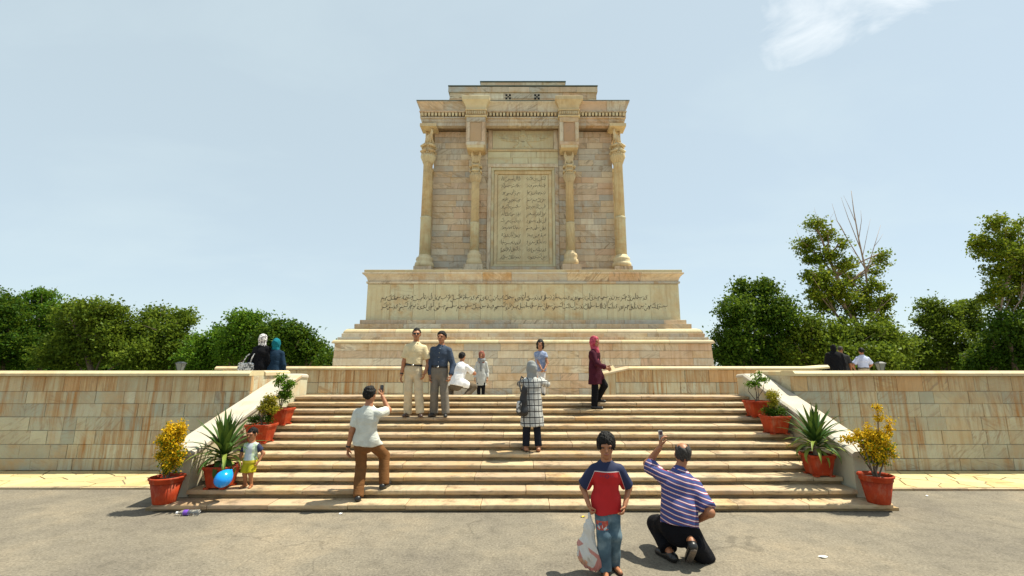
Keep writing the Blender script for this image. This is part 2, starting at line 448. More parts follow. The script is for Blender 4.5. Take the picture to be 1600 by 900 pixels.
def leafmat(name, stops, trans=0.45, rough=0.5):
    m, nt, b = nodes(name)
    b.inputs['Roughness'].default_value = rough
    b.inputs['Specular IOR Level'].default_value = 0.10
    g = N(nt, 'ShaderNodeNewGeometry')
    r = ramp(nt, stops); 
    nz = N(nt, 'ShaderNodeTexNoise', i_Scale=0.7, i_Detail=2.0)
    L(nt, g.outputs['Position'], nz.inputs['Vector'])
    oi = N(nt, 'ShaderNodeObjectInfo')
    v = mth(nt, 'ADD', mth(nt, 'MULTIPLY', g.outputs['Random Per Island'], 0.55), mth(nt, 'MULTIPLY', nz.outputs['Fac'], 0.45))
    L(nt, v, r.inputs[0])
    L(nt, r.outputs[0], b.inputs['Base Color'])
    t = N(nt, 'ShaderNodeBsdfTranslucent')
    L(nt, mixc(nt, 0.5, r.outputs[0], (0.16, 0.20, 0.02)), t.inputs[0])
    mx = N(nt, 'ShaderNodeMixShader'); mx.inputs[0].default_value = trans
    L(nt, b.outputs[0], mx.inputs[1]); L(nt, t.outputs[0], mx.inputs[2])
    out = [n for n in nt.nodes if n.type == 'OUTPUT_MATERIAL'][0]
    L(nt, mx.outputs[0], out.inputs[0])
    return m
M['leaf_dark'] = leafmat('leaf_dark_green', [(0.2, (0.017, 0.049, 0.004)), (0.55, (0.043, 0.103, 0.008)), (0.85, (0.095, 0.173, 0.014))])
M['leaf_mid'] = leafmat('leaf_mid_green', [(0.2, (0.043, 0.108, 0.008)), (0.55, (0.086, 0.194, 0.014)), (0.85, (0.163, 0.281, 0.021))])
M['leaf_olive'] = leafmat('leaf_olive_green', [(0.2, (0.052, 0.097, 0.010)), (0.5, (0.112, 0.173, 0.015)), (0.85, (0.206, 0.259, 0.025))])
M['leaf_yellow'] = leafmat('leaf_yellow_green', [(0.2, (0.077, 0.130, 0.008)), (0.5, (0.163, 0.227, 0.014)), (0.8, (0.292, 0.292, 0.021))])
M['leaf_gold'] = leafmat('leaf_golden', [(0.2, (0.36, 0.28, 0.012)), (0.40, (0.72, 0.46, 0.014)), (0.8, (0.88, 0.50, 0.014))], trans=0.35)
M['leaf_goldgreen'] = leafmat('leaf_gold_green', [(0.2, (0.12, 0.15, 0.015)), (0.5, (0.30, 0.27, 0.02)), (0.85, (0.52, 0.38, 0.03))], trans=0.3)
M['yucca'] = leafmat('sword_leaf', [(0.2, (0.02, 0.055, 0.012)), (0.5, (0.04, 0.09, 0.018)), (0.85, (0.09, 0.14, 0.025))], trans=0.15, rough=0.45)
M['yucca_pale'] = leafmat('pale_sword_leaf', [(0.2, (0.11, 0.16, 0.03)), (0.5, (0.19, 0.24, 0.045)), (0.85, (0.30, 0.32, 0.07))], trans=0.2, rough=0.45)
M['bark'] = plain('bark', (0.13, 0.095, 0.065), 0.9, 0.4, 6, 0.5)
M['bark_pale'] = plain('pale_bark', (0.34, 0.24, 0.17), 0.85, 0.3, 5, 0.4)
def pot_mat():
    m, nt, b = nodes('terracotta_plastic'); b.inputs['Roughness'].default_value = .62; b.inputs['Specular IOR Level'].default_value = .22
    g = N(nt, 'ShaderNodeNewGeometry'); oi = N(nt, 'ShaderNodeObjectInfo')
    n1 = N(nt, 'ShaderNodeTexNoise', i_Scale=6.0, i_Detail=6.0, i_Roughness=.65); L(nt, g.outputs['Position'], n1.inputs['Vector'])
    r = ramp(nt, [(.3, (.24, .022, .006)), (.55, (.36, .040, .008)), (.75, (.42, .07, .02))]); L(nt, n1.outputs['Fac'], r.inputs[0])
    ms = N(nt, 'ShaderNodeMapping'); ms.inputs['Scale'].default_value = (9, 9, 2.2); L(nt, g.outputs['Position'], ms.inputs[0])
    n2 = N(nt, 'ShaderNodeTexNoise', i_Scale=1.6, i_Detail=6.0, i_Roughness=.7); L(nt, ms.outputs[0], n2.inputs['Vector'])
    d = ramp(nt, [(.52, 0.0), (.75, 1.0)]); L(nt, n2.outputs['Fac'], d.inputs[0])
    L(nt, mixc(nt, mth(nt, 'MULTIPLY', d.outputs[0], .4), r.outputs[0], (.40, .27, .17)), b.inputs['Base Color'])
    return m
M['terracotta'] = pot_mat()
M['soil'] = plain('potting_soil', (0.06, 0.04, 0.028), 0.95, 0.4, 40, 0.6)
# ================================================================== the setting
rng = random.Random(7)
def sheet(name, x0, x1, y0, y1, z, mat):
    o = MB().add([(x0, y0, z), (x1, y0, z), (x1, y1, z), (x0, y1, z)], [(0, 1, 2, 3)]).build(name, mat)
    return props(o, kind='structure')
sheet('ground', -900, 900, -60, 1500, 0.0, M['asphalt'])
sheet('garden_ground', -300, 300, 24.5, 400, 0.02, M['earth'])

def tread(k): return 0.0975 + (k - 1) * 0.1125
def front(k): return 6.565 + (k - 1) * 0.295
FLOOR = 1.03
WI = 4.78            # inner half width of the stairs
tf = MB()
tf.box(-24, 24, 9.35, 24.4, 0.0, FLOOR)
props(tf.build('terrace', M['floor']), kind='structure')

# ---- crazy paving along the foot of the walls
def clip(poly, px, py, nx, ny):
    out = []
    for i in range(len(poly)):
        a, b = poly[i], poly[(i + 1) % len(poly)]
        da = (a[0]-px)*nx + (a[1]-py)*ny; db = (b[0]-px)*nx + (b[1]-py)*ny
        if da <= 0: out.append(a)
        if da * db < 0:
            t = da / (da - db); out.append((a[0]+(b[0]-a[0])*t, a[1]+(b[1]-a[1])*t))
    return out
def paving(x0, x1, y0, y1, seed):
    r = random.Random(seed)
    base = MB().box(x0, x1, y0, y1, 0.002, 0.024).build('pavement', M['paving_joint'])
    props(base, kind='structure')
    pts = []
    nx = int((x1 - x0) / 0.46); ny = 4
    for i in range(nx):
        for j in range(ny):
            pts.append((x0 + (i + 0.5 + r.uniform(-.45, .45) + (0.5 if j % 2 else 0)) * (x1-x0)/nx, y0 + (j + 0.5 + r.uniform(-.4, .4)) * (y1-y0)/ny))
    for i, p in enumerate(pts):
        poly = [(x0+.01, y0+.01), (x1-.01, y0+.01), (x1-.01, y1-.005), (x0+.01, y1-.005)]
        for q in pts:
            if q is p or abs(q[0]-p[0]) > 1.6: continue
            d = math.hypot(q[0]-p[0], q[1]-p[1])
            if d < 1e-4: continue
            n = ((q[0]-p[0])/d, (q[1]-p[1])/d)
            poly = clip(poly, (p[0]+q[0])/2 - n[0]*.009, (p[1]+q[1])/2 - n[1]*.009, n[0], n[1])
            if len(poly) < 3: break
        if len(poly) < 3: continue
        z = 0.036 + r.uniform(-.003, .003)
        cxm = sum(a[0] for a in poly)/len(poly); cym = sum(a[1] for a in poly)/len(poly)
        inner = [(cxm+(a[0]-cxm)*.97, cym+(a[1]-cym)*.97) for a in poly]
        n = len(poly)
        V = [(a[0], a[1], .026) for a in poly] + [(a[0], a[1], z-.004) for a in poly] + [(a[0], a[1], z) for a in inner]
        F = [(k, (k+1)%n, n+(k+1)%n, n+k) for k in range(n)] + [(n+k, n+(k+1)%n, 2*n+(k+1)%n, 2*n+k) for k in range(n)] + [tuple(range(2*n, 3*n))]
        MB().add(V, F).build('flagstone', M['flag'], base)
    e = MB()
    x = x0
    k = 0
    while x < x1:
        w = min(r.uniform(.8, 1.2), x1 - x)
        MB().box(x+.004, x+w-.004, y0-.07, y0-.004, 0.0, 0.034 + r.uniform(-.004, .004)).build('edging_stone', M['step'], base)
        x += w
paving(-14, -5.24, 7.80, 8.93, 3)
paving(5.24, 14, 7.72, 8.93, 4)

# ---- staircase
st = thing('staircase', 'wide flight of twelve worn marble steps with rounded noses, leading up to the monument', 'staircase', (0, 6.565, 0))
for k in range(1, 13):
    z1 = tread(k); y0 = front(k)
    y1 = front(k + 1) + 0.05 if k < 12 else 10.35
    xl, xr = (-5.18, 5.18) if k == 1 else (-WI + .004, WI - .004)
    zb = 0.0 if k == 1 else tread(k - 1) - 0.02
    # recessed riser
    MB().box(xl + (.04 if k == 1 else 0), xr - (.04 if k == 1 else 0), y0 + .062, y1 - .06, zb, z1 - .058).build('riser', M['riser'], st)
    # slabs with a rounded nose
    x = xl
    n = 9
    cuts = [xl]
    while cuts[-1] < xr - 1.3:
        cuts.append(cuts[-1] + rng.uniform(.75, 1.25))
    cuts.append(xr)
    for a, b in zip(cuts, cuts[1:]):
        t = 0.062
        dy = rng.uniform(-.006, .006); dz = rng.uniform(-.003, .002)
        pr = []
        for i in range(n):
            th = -math.pi/2 + math.pi * i / (n - 1)
            ce, se_ = abs(math.cos(th)) ** .45, math.copysign(abs(math.sin(th)) ** .75, math.sin(th))
            pr.append((y0 + dy + .024 - .024*ce, z1 + dz - t/2 + t/2*se_))
        pr += [(y1, z1 + dz), (y1, z1 - t)]
        pr[-1] = (y1, pr[0][1])
        m = MB()
        if k == 1 and (b == xr or a == xl):
            # cut corner at the far ends of the lowest step
            nn = len(pr)
            def xe(p, base, sgn): return base - sgn * max(0.0, 0.16 - (p[0] - y0) * 0.55)
            V = [((xe(p, a, -1) if a == xl else a + .003), p[0], p[1]) for p in pr] + [((xe(p, b, 1) if b == xr else b - .003), p[0], p[1]) for p in pr]
            F = [tuple(range(nn))[::-1], tuple(range(nn, 2*nn))] + [(i, (i+1) % nn, nn+(i+1) % nn, nn+i) for i in range(nn)]
            m.add(V, F)
        else:
            # worn, uneven nose along the slab
            nn = len(pr); ns_ = max(4, int((b - a) / .16)); V = []; F = []
            for q in range(ns_ + 1):
                xx = a + .004 + (b - a - .008) * q / ns_
                jy = rng.uniform(-.0035, .0035); jz = rng.uniform(-.0015, .0015)
                if q in (0, ns_): jy += .005 * rng.random(); jz -= .002
                if rng.random() < .06: jy += .012; jz -= .004
                V += [(xx, p[0] + (jy if i < n else 0), p[1] + (jz if 2 < i < n else 0)) for i, p in enumerate(pr)]
            for q in range(ns_):
                F += [(q*nn+i, q*nn+(i+1) % nn, (q+1)*nn+(i+1) % nn, (q+1)*nn+i) for i in range(nn)]
            F += [tuple(range(nn))[::-1], tuple(range(ns_*nn, (ns_+1)*nn))]
            m.add(V, F)
        m.build('step_slab', M['step'], st)
# steps down behind the landing
MB().box(-WI, WI, 10.352, 10.60, FLOOR + .002, 1.23).build('back_step', M['step'], st)
MB().box(-WI, WI, 10.602, 10.85, FLOOR + .002, 1.13).build('back_step', M['step'], st)

# ---- balustrades: sloping wall slabs at either side of the stairs
def balustrade(sg, label):
    xi, xo = sg * WI, sg * (WI + .46)
    a, b = min(xi, xo), max(xi, xo)
    yF, zF, yT, zT, yE = 6.90, 0.735, 10.02, 1.80, 10.35
    b_ = thing('balustrade', label, 'balustrade', ((a+b)/2, yF, 0), group='sloping balustrades beside the stairs')
    capt = 0.075
    # body in upright slabs
    ys = [yF + .012, 7.62, 8.35, 9.1, 9.6, 10.02, yE - .012]
    def top(y): return zF + (zT - zF) * (y - yF) / (yT - yF) if y < yT else zT
    for y0, y1 in zip(ys, ys[1:]):
        pts = [(y0 + .002, 0.0), (y1 - .002, 0.0), (y1 - .002, top(y1) - capt - .002), (y0 + .002, top(y0) - capt - .002)]
        if y0 < 6.93: pts[0] = (y0 + .002, .1)
        MB().prism(pts, 'x', a + .012, b - .012).build('wall_slab', M['balustrade'], b_)
    # coping
    ys = [yF - .02, 7.75, 8.6, 9.4, yT]
    for y0, y1 in zip(ys, ys[1:]):
        c = .03
        pts = []
        m = MB()
        z0, z1 = top(y0), top(y1)
        g = .002
        V = []
        for (y, z) in ((y0+g, z0), (y1-g, z1)):
            V += [(a-.012, y, z-capt), (b+.012, y, z-capt), (b+.012, y, z-c), (b-.03, y, z), (a+.03, y, z), (a-.012, y, z-c)]
        F = [(0,1,2,3,4,5)[::-1], tuple(range(6, 12))] + [(i, (i+1)%6, 6+(i+1)%6, 6+i) for i in range(6)]
        m.add(V, F).build('coping_stone', M['coping_grey'], b_)
    # flat head with a weathered top
    m = MB()
    V = []
    for (y, dz) in ((yT+.002, 0), (yE-.02, -.015)):
        z = zT + dz
        V += [(a-.012, y, z-capt), (b+.012, y, z-capt), (b+.012, y, z-.03), (b-.03, y, z), (a+.03, y, z), (a-.012, y, z-.03)]
    F = [(0,1,2,3,4,5)[::-1], tuple(range(6, 12))] + [(i, (i+1)%6, 6+(i+1)%6, 6+i) for i in range(6)]
    m.add(V, F).build('coping_stone', M['coping_grey'], b_)
    return b_
balustrade(-1, 'sloping marble balustrade on the left of the stairs, next to the toddler')
balustrade(1, 'sloping marble balustrade on the right of the stairs')

# ---- long retaining walls of coursed marble
def stone_block(x0, x1, yf, depth, z0, z1, c=.008):
    V = [(x0,yf+depth,z0),(x1,yf+depth,z0),(x1,yf+depth,z1),(x0,yf+depth,z1),
         (x0,yf+c,z0),(x1,yf+c,z0),(x1,yf+c,z1),(x0,yf+c,z1),
         (x0+c,yf,z0+c),(x1-c,yf,z0+c),(x1-c,yf,z1-c),(x0+c,yf,z1-c)]
    F = [(8,9,10,11),(4,5,9,8),(5,6,10,9),(6,7,11,10),(7,4,8,11),(0,4,7,3),(5,1,2,6),(3,7,6,2),(0,1,5,4),(1,0,3,2)]
    return V, F
def cap_stone(x0, x1, y0, y1, z0, z1, ch=.05, chb=.03):
    pts = [(y0, z0), (y1, z0), (y1, z1-ch), (y1-chb, z1), (y0+.065, z1), (y0, z1-ch)]
    return MB().prism(pts, 'x', x0, x1)
def wall(sg, label, seed):
    r = random.Random(seed)
    yf = 8.95
    x_in, x_out = WI + .465, 14.2
    w = thing('retaining_wall', label, 'wall', (sg*(x_in+x_out)/2, yf, 0), group='long marble walls beside the stairs')
    xa, xb = sorted((sg*x_in, sg*x_out))
    xc = sorted((sg*(x_in + .49), sg*x_out))
    MB().box(xc[0], xc[1], yf + .03, yf + .42, 0.0, 1.76).build('wall_core', M['mortar'], w)
    # the wall turns back beside the head of the stairs
    xr_ = sorted((sg*x_in, sg*(x_in + .485)))
    for (y0, y1) in ((yf + .125, 9.45), (9.454, 9.9), (9.904, 10.35)):
        MB().box(xr_[0] + .001, xr_[1], y0, y1, 0.0, 1.765).build('return_slab', M['wall'], w)
    cap_y = [(yf + .452, 9.85), (9.853, 10.40)]
    for (y0, y1) in cap_y:
        m = MB(); V = []
        for y in (y0, y1):
            V += [(xr_[0] + .001, y, 1.768), (xr_[1] + .03, y, 1.768), (xr_[1] + .03, y, 1.83), (xr_[1] - .02, y, 1.866), (xr_[0] + .03, y, 1.866), (xr_[0] + .001, y, 1.84)]
        m.add(V, [(0,1,2,3,4,5)[::-1], tuple(range(6, 12))] + [(i, (i+1)%6, 6+(i+1)%6, 6+i) for i in range(6)]).build('coping_stone', M['cap'], w)
    zs = [0.036, .245, .50, .75, 1.0, 1.245, 1.475, 1.764]
    for j in range(7):
        z0, z1 = zs[j], zs[j+1]
        x = xa
        while x < xb - .02:
            wd = r.choice((r.uniform(.18, .4), r.uniform(.35, .6), r.uniform(.5, .85))) if j != 6 else r.uniform(.2, .6)
            if xb - (x + wd) < .2: wd = xb - x
            pr = r.uniform(-.006, .006) + (0.012 if j == 0 else 0) - j * .004
            MB().add(*stone_block(x + .0025, x + wd - .0025, yf - pr, .12, z0 + .003, z1 - .002, .005)).build('wall_stone', M['wall_top'] if j == 6 else M['wall'], w)
            x += wd
    x = xa
    while x < xb - .02:
        wd = r.uniform(1.0, 1.7)
        if xb - (x + wd) < .5: wd = xb - x
        cap_stone(x + .002, x + wd - .002, yf - .05, yf + .45, 1.768, 1.866).build('coping_stone', M['cap'], w)
        x += wd
wall(-1, 'long coursed marble wall with rust streaks, left of the stairs', 11)
wall(1, 'long coursed marble wall with greyer stones, right of the stairs', 12)

# ---- low parapets in front of the monument
def parapet(sg, label, seed):
    r = random.Random(seed)
    yf = 12.2
    x_in, x_out = 2.36, 8.02
    w = thing('parapet', label, 'parapet', (sg*(x_in+x_out)/2, yf, FLOOR), group='low parapets in front of the monument')
    xs = sorted((sg*(x_in+.1), sg*(x_out-.1)))
    MB().box(xs[0], xs[1], yf + .03, yf + .38, FLOOR, 1.865).build('wall_core', M['mortar'], w)
    for j, (z0, z1) in enumerate(((FLOOR + .002, 1.27), (1.27, 1.55), (1.55, 1.875))):
        x = xs[0]
        while x < xs[1] - .02:
            wd = r.uniform(.5, 1.0)
            if xs[1] - (x + wd) < .3: wd = xs[1] - x
            MB().add(*stone_block(x + .004, x + wd - .004, yf - r.uniform(-.004, .004), .1, z0 + .004, z1 - .004)).build('wall_stone', M['wall_top'] if j == 2 else M['wall'], w)
            x += wd
    x = xs[0] + .35 if sg > 0 else xs[0] + .3
    xe = xs[1] - .3 if sg > 0 else xs[1] - .35
    # sloping end stones
    def endstone(xa, za, xb, zb):
        t = .09
        V = []
        for (xx, zz) in ((xa, za), (xb, zb)):
            V += [(xx, yf-.05, zz-t), (xx, yf+.43, zz-t), (xx, yf+.43, zz-.04), (xx, yf+.38, zz), (xx, yf+.02, zz), (xx, yf-.05, zz-.05)]
        F = [(0,1,2,3,4,5), tuple(range(6, 12))[::-1]] + [(i, 6+i, 6+(i+1)%6, (i+1)%6) for i in range(6)]
        if xa > xb: F = [f[::-1] for f in F]
        MB().add(V, F).build('end_stone', M['cap'], w)
    inn, out = sg*(x_in - .32), sg*(x_out - .02)
    endstone(inn, 1.80, (xs[0] if sg > 0 else xs[1]) + sg*.35, 1.965)
    MB().prism([(inn+sg*.02, FLOOR+.002), (sg*(x_in+.096), FLOOR+.002), (sg*(x_in+.096), 1.85), (inn+sg*.02, 1.70)][::(1 if sg > 0 else -1)], 'y', yf+.002, yf+.36).build('end_slab', M['wall'], w)
    endstone((xs[1] if sg > 0 else xs[0]) - sg*.298, 1.965, out + sg*.1, 1.965 if sg < 0 else 2.0)
    while x < xe - .02:
        wd = r.uniform(.9, 1.5)
        if xe - (x + wd) < .5: wd = xe - x
        cap_stone(x + .002, x + wd - .002, yf - .05, yf + .43, 1.878, 1.965).build('coping_stone', M['cap'], w)
        x += wd
parapet(-1, 'low marble parapet on the terrace, behind the two women at left', 21)
parapet(1, 'low marble parapet on the terrace, right of the woman in burgundy', 22)

# ================================================================== the monument
TX, TY = 0.03, 21.27
tomb = thing('monument', 'tall cream marble mausoleum with bull-headed columns and carved Persian verses', 'monument', (TX, TY, FLOOR))
def ring_piece(prof, x0, x1, side=0, proud=0.0, back=.22, g=.003):
    """a stone of a course that runs round the square building; prof (half width, z) from the bottom up"""
    pts = [(w + proud, z) for w, z in prof]
    wb = min(w for w, z in prof) - back
    pts = pts + [(wb, prof[-1][1]), (wb, prof[0][1])]
    n = len(pts)
    V = []
    for end in (0, 1):
        x = (x0, x1)[end]
        for (w, z) in pts:
            if x is None: xx = (-1 if end == 0 else 1) * (w - (.0 if side == 0 else .004))
            else: xx = x + (g if end == 0 else -g)
            V.append((xx, -w, z))
    F = [tuple(range(n)), tuple(range(n, 2*n))[::-1]] + [(i, n+i, n+(i+1)%n, (i+1)%n) for i in range(n)]
    c, s = math.cos(side*math.pi/2), math.sin(side*math.pi/2)
    V = [(TX + x*c - y*s, TY + x*s + y*c, z) for x, y, z in V]
    return V, F
sides = MB()
def course(name, prof, lo, hi, seed, mat, gaps=(), proud=.006, others=True, sidelen=None):
    r = random.Random(seed)
    W = max(w for w, z in prof)
    def cuts(a, b):
        c = [a]
        while True:
            wd = r.uniform(lo, hi)
            if b - (c[-1] + wd) < lo * .6: break
            c.append(c[-1] + wd)
        c.append(b)
        return c
    spans = [(-W, W)]
    for (ga, gb) in gaps:
        new = []
        for (a, b) in spans:
            if gb <= a or ga >= b: new.append((a, b)); continue
            if ga > a: new.append((a, ga))
            if gb < b: new.append((gb, b))
        spans = new
    for (a, b) in spans:
        c = cuts(a, b)
        for x0, x1 in zip(c, c[1:]):
            MB().add(*ring_piece(prof, None if x0 == -W else x0, None if x1 == W else x1, 0, r.uniform(-proud, proud))).build(name, mat, tomb)
    if others:
        for sd in (1, 2, 3):
            c = cuts(-W, W)
            for x0, x1 in zip(c, c[1:]):
                sides.add(*ring_piece(prof, None if x0 == -W else x0, None if x1 == W else x1, sd, r.uniform(-proud, proud)))
def band(W, z0, z1, c=.008):
    return [(W-c, z0+.003), (W, z0+.003+c*.6), (W, z1-.003-c*.6), (W-c, z1-.003)]
def rounded(W0, W1, z0, z1, n=6):
    """swelling torus-like nose from W0 at the bottom to W1 at the top"""
    out = []
    for i in range(n + 1):
        t = i / n
        out.append((W1 + (W0 - W1) * math.cos(t * math.pi / 2), z0 + (z1 - z0) * math.sin(t * math.pi / 2)))
    return out
core = MB()
def core_box(W, z0, z1): core.box(TX-W, TX+W, TY-W, TY+W, z0, z1)
# plinth
zs = [FLOOR + .002 + i * (2.715 - FLOOR) / 7 for i in range(8)]
core_box(6.17, FLOOR + .002, 2.71)
for j in range(7):
    W = 6.255 - .008 * j
    course('wall_stone', band(W, zs[j], zs[j+1]), .55, 1.35, 100 + j, M['tomb'])
course('ledge_stone', rounded(6.29, 6.20, 2.72, 2.835), .8, 1.8, 120, M['cap'])
core_box(6.0, 2.71, 2.84)
course('ledge_stone', band(6.15, 2.84, 2.93), .7, 1.6, 121, M['tomb'])
course('ledge_stone', band(6.06, 2.935, 3.06), .7, 1.6, 122, M['tomb'])
core_box(5.95, 2.84, 3.06)
course('ledge_stone', rounded(6.03, 5.84, 3.065, 3.235), .8, 1.8, 123, M['cap'])
core_box(5.70, 3.06, 3.24)
course('ledge_stone', band(5.76, 3.245, 3.41), .8, 1.7, 124, M['tomb'])
core_box(5.60, 3.24, 3.41)
course('ledge_stone', band(5.63, 3.415, 3.56), .8, 1.7, 125, M['tomb'])
core_box(5.36, 3.41, 4.93)
course('inscription_slab', band(5.485, 3.565, 4.84, .006), .62, .95, 126, M['tomb_panel'], proud=.002)
course('cornice_stone', [(5.50, 4.85), (5.53, 4.86), (5.53, 4.925), (5.505, 4.935)], .8, 1.6, 127, M['tomb'])
core_box(5.38, 4.93, 5.33)
course('cornice_stone', [(5.49, 4.94), (5.50, 5.0), (5.535, 5.08), (5.60, 5.15), (5.645, 5.18), (5.645, 5.225), (5.62, 5.235)], .9, 1.8, 128, M['tomb'])
course('cornice_stone', band(5.60, 5.24, 5.34), .9, 1.8, 129, M['cap'])
core_box(5.2, 5.30, 5.335)
# main block
MW = 3.68
nC = 25
zs = [5.34 + i * (11.66 - 5.34) / nC for i in range(nC + 1)]
core_box(MW - .16, 5.335, 12.5)
for j in range(nC):
    course('block', band(MW, zs[j] + .001, zs[j+1]), .42, .98, 140 + j, M['tomb'], gaps=((-1.46, 1.46),), proud=.008)
course('base_stone', band(MW + .10, 5.342, 5.70), .7, 1.3, 170, M['tomb'], gaps=((-1.46, 1.46),), others=True)
# architrave, dentils, cornice
GAP = ((-2.36, -1.40), (1.36, 2.32))
core_box(4.05, 11.70, 12.05); core_box(4.0, 12.05, 12.27); core_box(3.9, 12.27, 12.66)
course('architrave_stone', [(4.12, 11.68), (4.12, 11.83), (4.155, 11.84), (4.155, 11.955), (4.20, 11.975), (4.20, 12.03)], .9, 1.5, 180, M['tomb'])
course('architrave_stone', band(4.15, 12.035, 12.06), 1.5, 2.4, 181, M['tomb'])
dent = MB()
for sd in range(4):
    c, s = math.cos(sd*math.pi/2), math.sin(sd*math.pi/2)
    n = 60
    for i in range(n):
        x = -4.19 + (i + .5) * 8.38 / n
        V = []
        for zz in (12.075, 12.215):
            for (dx, yy) in ((-.045, -4.05), (.045, -4.05), (.045, -4.215), (-.045, -4.215)):
                V.append((TX + (x+dx)*c - yy*s, TY + (x+dx)*s + yy*c, zz))
        dent.add(V, [(0,1,2,3)[::-1], (4,5,6,7)[::-1], (0,4,5,1), (1,5,6,2), (2,6,7,3), (3,7,4,0)])
props(dent.build('dentil_band', M['tomb_carved'], tomb), kind='stuff')
course('cornice_stone', [(4.14, 12.225), (4.235, 12.235), (4.235, 12.275), (4.225, 12.285)], 1.2, 2.0, 182, M['tomb'])
course('cornice_stone', [(4.20, 12.29), (4.205, 12.36), (4.225, 12.45), (4.265, 12.54), (4.315, 12.60), (4.335, 12.615), (4.335, 12.66)], 1.0, 1.8, 183, M['tomb'])
def lid(W, z0, z1): MB().box(TX-W, TX+W, TY-W, TY+W, z0, z1).build('roof_sheet', M['copper'], tomb)
lid(4.35, 12.662, 12.69)
# attics
core_box(3.15, 12.69, 14.05)
zs = [12.692 + i * (14.02 - 12.692) / 5 for i in range(6)]
for j in range(5):
    course('attic_stone', band(3.20 if j < 4 else 3.25, zs[j], zs[j+1]), .6, 1.4, 190 + j, M['tomb'])
lid(3.27, 14.051, 14.08)
core_box(1.93, 14.082, 15.12)
zs = [14.084 + i * (15.10 - 14.084) / 4 for i in range(5)]
for j in range(4):
    course('attic_stone', band(1.975, zs[j], zs[j+1]), .6, 1.3, 200 + j, M['tomb'])
lid(2.01, 15.122, 15.15)
core.build('masonry_core', M['mortar'], tomb)
props(sides.build('side_masonry', M['tomb'], tomb), kind='stuff')
# cross-shaped vents
for px in (794, 839):
    c = at(px, 151, TY - 3.22)
    v = MB()
    for dx in (-.075, .075):
        for dz in (-.075, .075):
            v.box(c.x+dx-.045, c.x+dx+.045, TY-3.216, TY-3.15, c.z+dz-.045, c.z+dz+.045)
    v.box(c.x-.03, c.x+.03, TY-3.216, TY-3.15, c.z-.03, c.z+.03)
    v.build('vent', M['vent'], tomb)

# ---- central bay: emblem panel, lintel, framed tablet
YF = TY - MW            # 17.59
def fbox(name, x0, x1, z0, z1, y0, y1, mat, c=.012):
    return MB().add(*stone_block(TX + x0, TX + x1, y0, y1 - y0, z0, z1, c)).build(name, mat, tomb)
fbox('emblem_panel', -1.27, 1.27, 10.90, 11.92, YF + .02, YF + .2, M['tomb_panel'])
fbox('panel_frame', -1.455, -1.275, 10.86, 12.0, YF - .03, YF + .2, M['tomb'])
fbox('panel_frame', 1.275, 1.455, 10.86, 12.0, YF - .03, YF + .2, M['tomb'])
fbox('panel_frame', -1.27, 1.27, 11.925, 12.03, YF - .03, YF + .2, M['tomb'])
fbox('panel_frame', -1.455, 1.455, 10.775, 10.855, YF - .05, YF + .2, M['tomb_carved'])
r = random.Random(5)
for (z0, z1) in ((10.49, 10.77), (10.22, 10.485)):
    xs = [-1.455, r.uniform(-.7, -.4), r.uniform(.2, .7), 1.455]
    for a, b in zip(xs, xs[1:]): fbox('lintel_stone', a + .003, b - .003, z0, z1, YF - r.uniform(0, .006), YF + .2, M['tomb_panel'])
# mouldings of the tablet frame (outer raised, stepping in)
def frame(x, z0, z1, w, yf, mat):
    fbox('frame_moulding', -x, x, z1 - w, z1, yf, YF + .2, mat)
    fbox('frame_moulding', -x, -x + w, z0, z1 - w - .004, yf, YF + .2, mat)
    fbox('frame_moulding', x - w, x, z0, z1 - w - .004, yf, YF + .2, mat)
    fbox('frame_moulding', -x + w + .004, x - w - .004, z0, z0 + w*.8, yf, YF + .2, mat)
frame(1.455, 5.75, 10.21, .15, YF - .05, M['tomb'])
frame(1.30, 5.88, 10.05, .11, YF - .02, M['tomb_panel'])
frame(1.185, 5.98, 9.93, .14, YF + .035, M['tomb_carved'])
fbox('tablet', -1.04, 1.04, 6.10, 9.785, YF + .075, YF + .2, M['tomb_panel'])
fbox('base_stone', -1.455, -.2, 5.342, 5.745, YF - .06, YF + .2, M['tomb'])
fbox('base_stone', -.194, 1.455, 5.342, 5.745, YF - .065, YF + .2, M['tomb'])
# winged emblem in very low relief
em = MB()
yr0, yr1 = YF - .008, YF + .03
for k in range(24):
    a0, a1 = 2*math.pi*k/24, 2*math.pi*(k+1)/24
    for (ra, rb) in ((.12, .18),):
        em.prism([(TX+ra*math.cos(a0), 11.37+ra*math.sin(a0)), (TX+rb*math.cos(a0), 11.37+rb*math.sin(a0)), (TX+rb*math.cos(a1), 11.37+rb*math.sin(a1)), (TX+ra*math.cos(a1), 11.37+ra*math.sin(a1))], 'y', yr0, yr1)
em.prism([(TX-.09, 11.50), (TX+.09, 11.50), (TX+.075, 11.70), (TX+.05, 11.74), (TX+.055, 11.84), (TX-.02, 11.88), (TX-.06, 11.82), (TX-.045, 11.74), (TX-.075, 11.70)], 'y', yr0 - .01, yr1)
for sg in (-1, 1):
    for row, (z0, z1, xe) in enumerate(((11.40, 11.50, 1.18), (11.30, 11.395, 1.10), (11.20, 11.295, .92))):
        n = 11
        for i in range(n):
            xa = .19 + (xe - .19) * i / n; xb = .19 + (xe - .19) * (i + .86) / n
            up = .10 * (i / n) ** 2
            pts = [(TX + sg*xa, z0+up), (TX + sg*xb, z0+up), (TX + sg*xb, z1+up), (TX + sg*xa, z1+up)]
            em.prism(pts if sg > 0 else pts[::-1], 'y', yr0, yr1)
    pts = [(TX + sg*.12, 11.24), (TX + sg*.16, 11.22), (TX + sg*.42, 10.98), (TX + sg*.36, 10.95)]
    em.prism(pts if sg > 0 else pts[::-1], 'y', yr0, yr1)
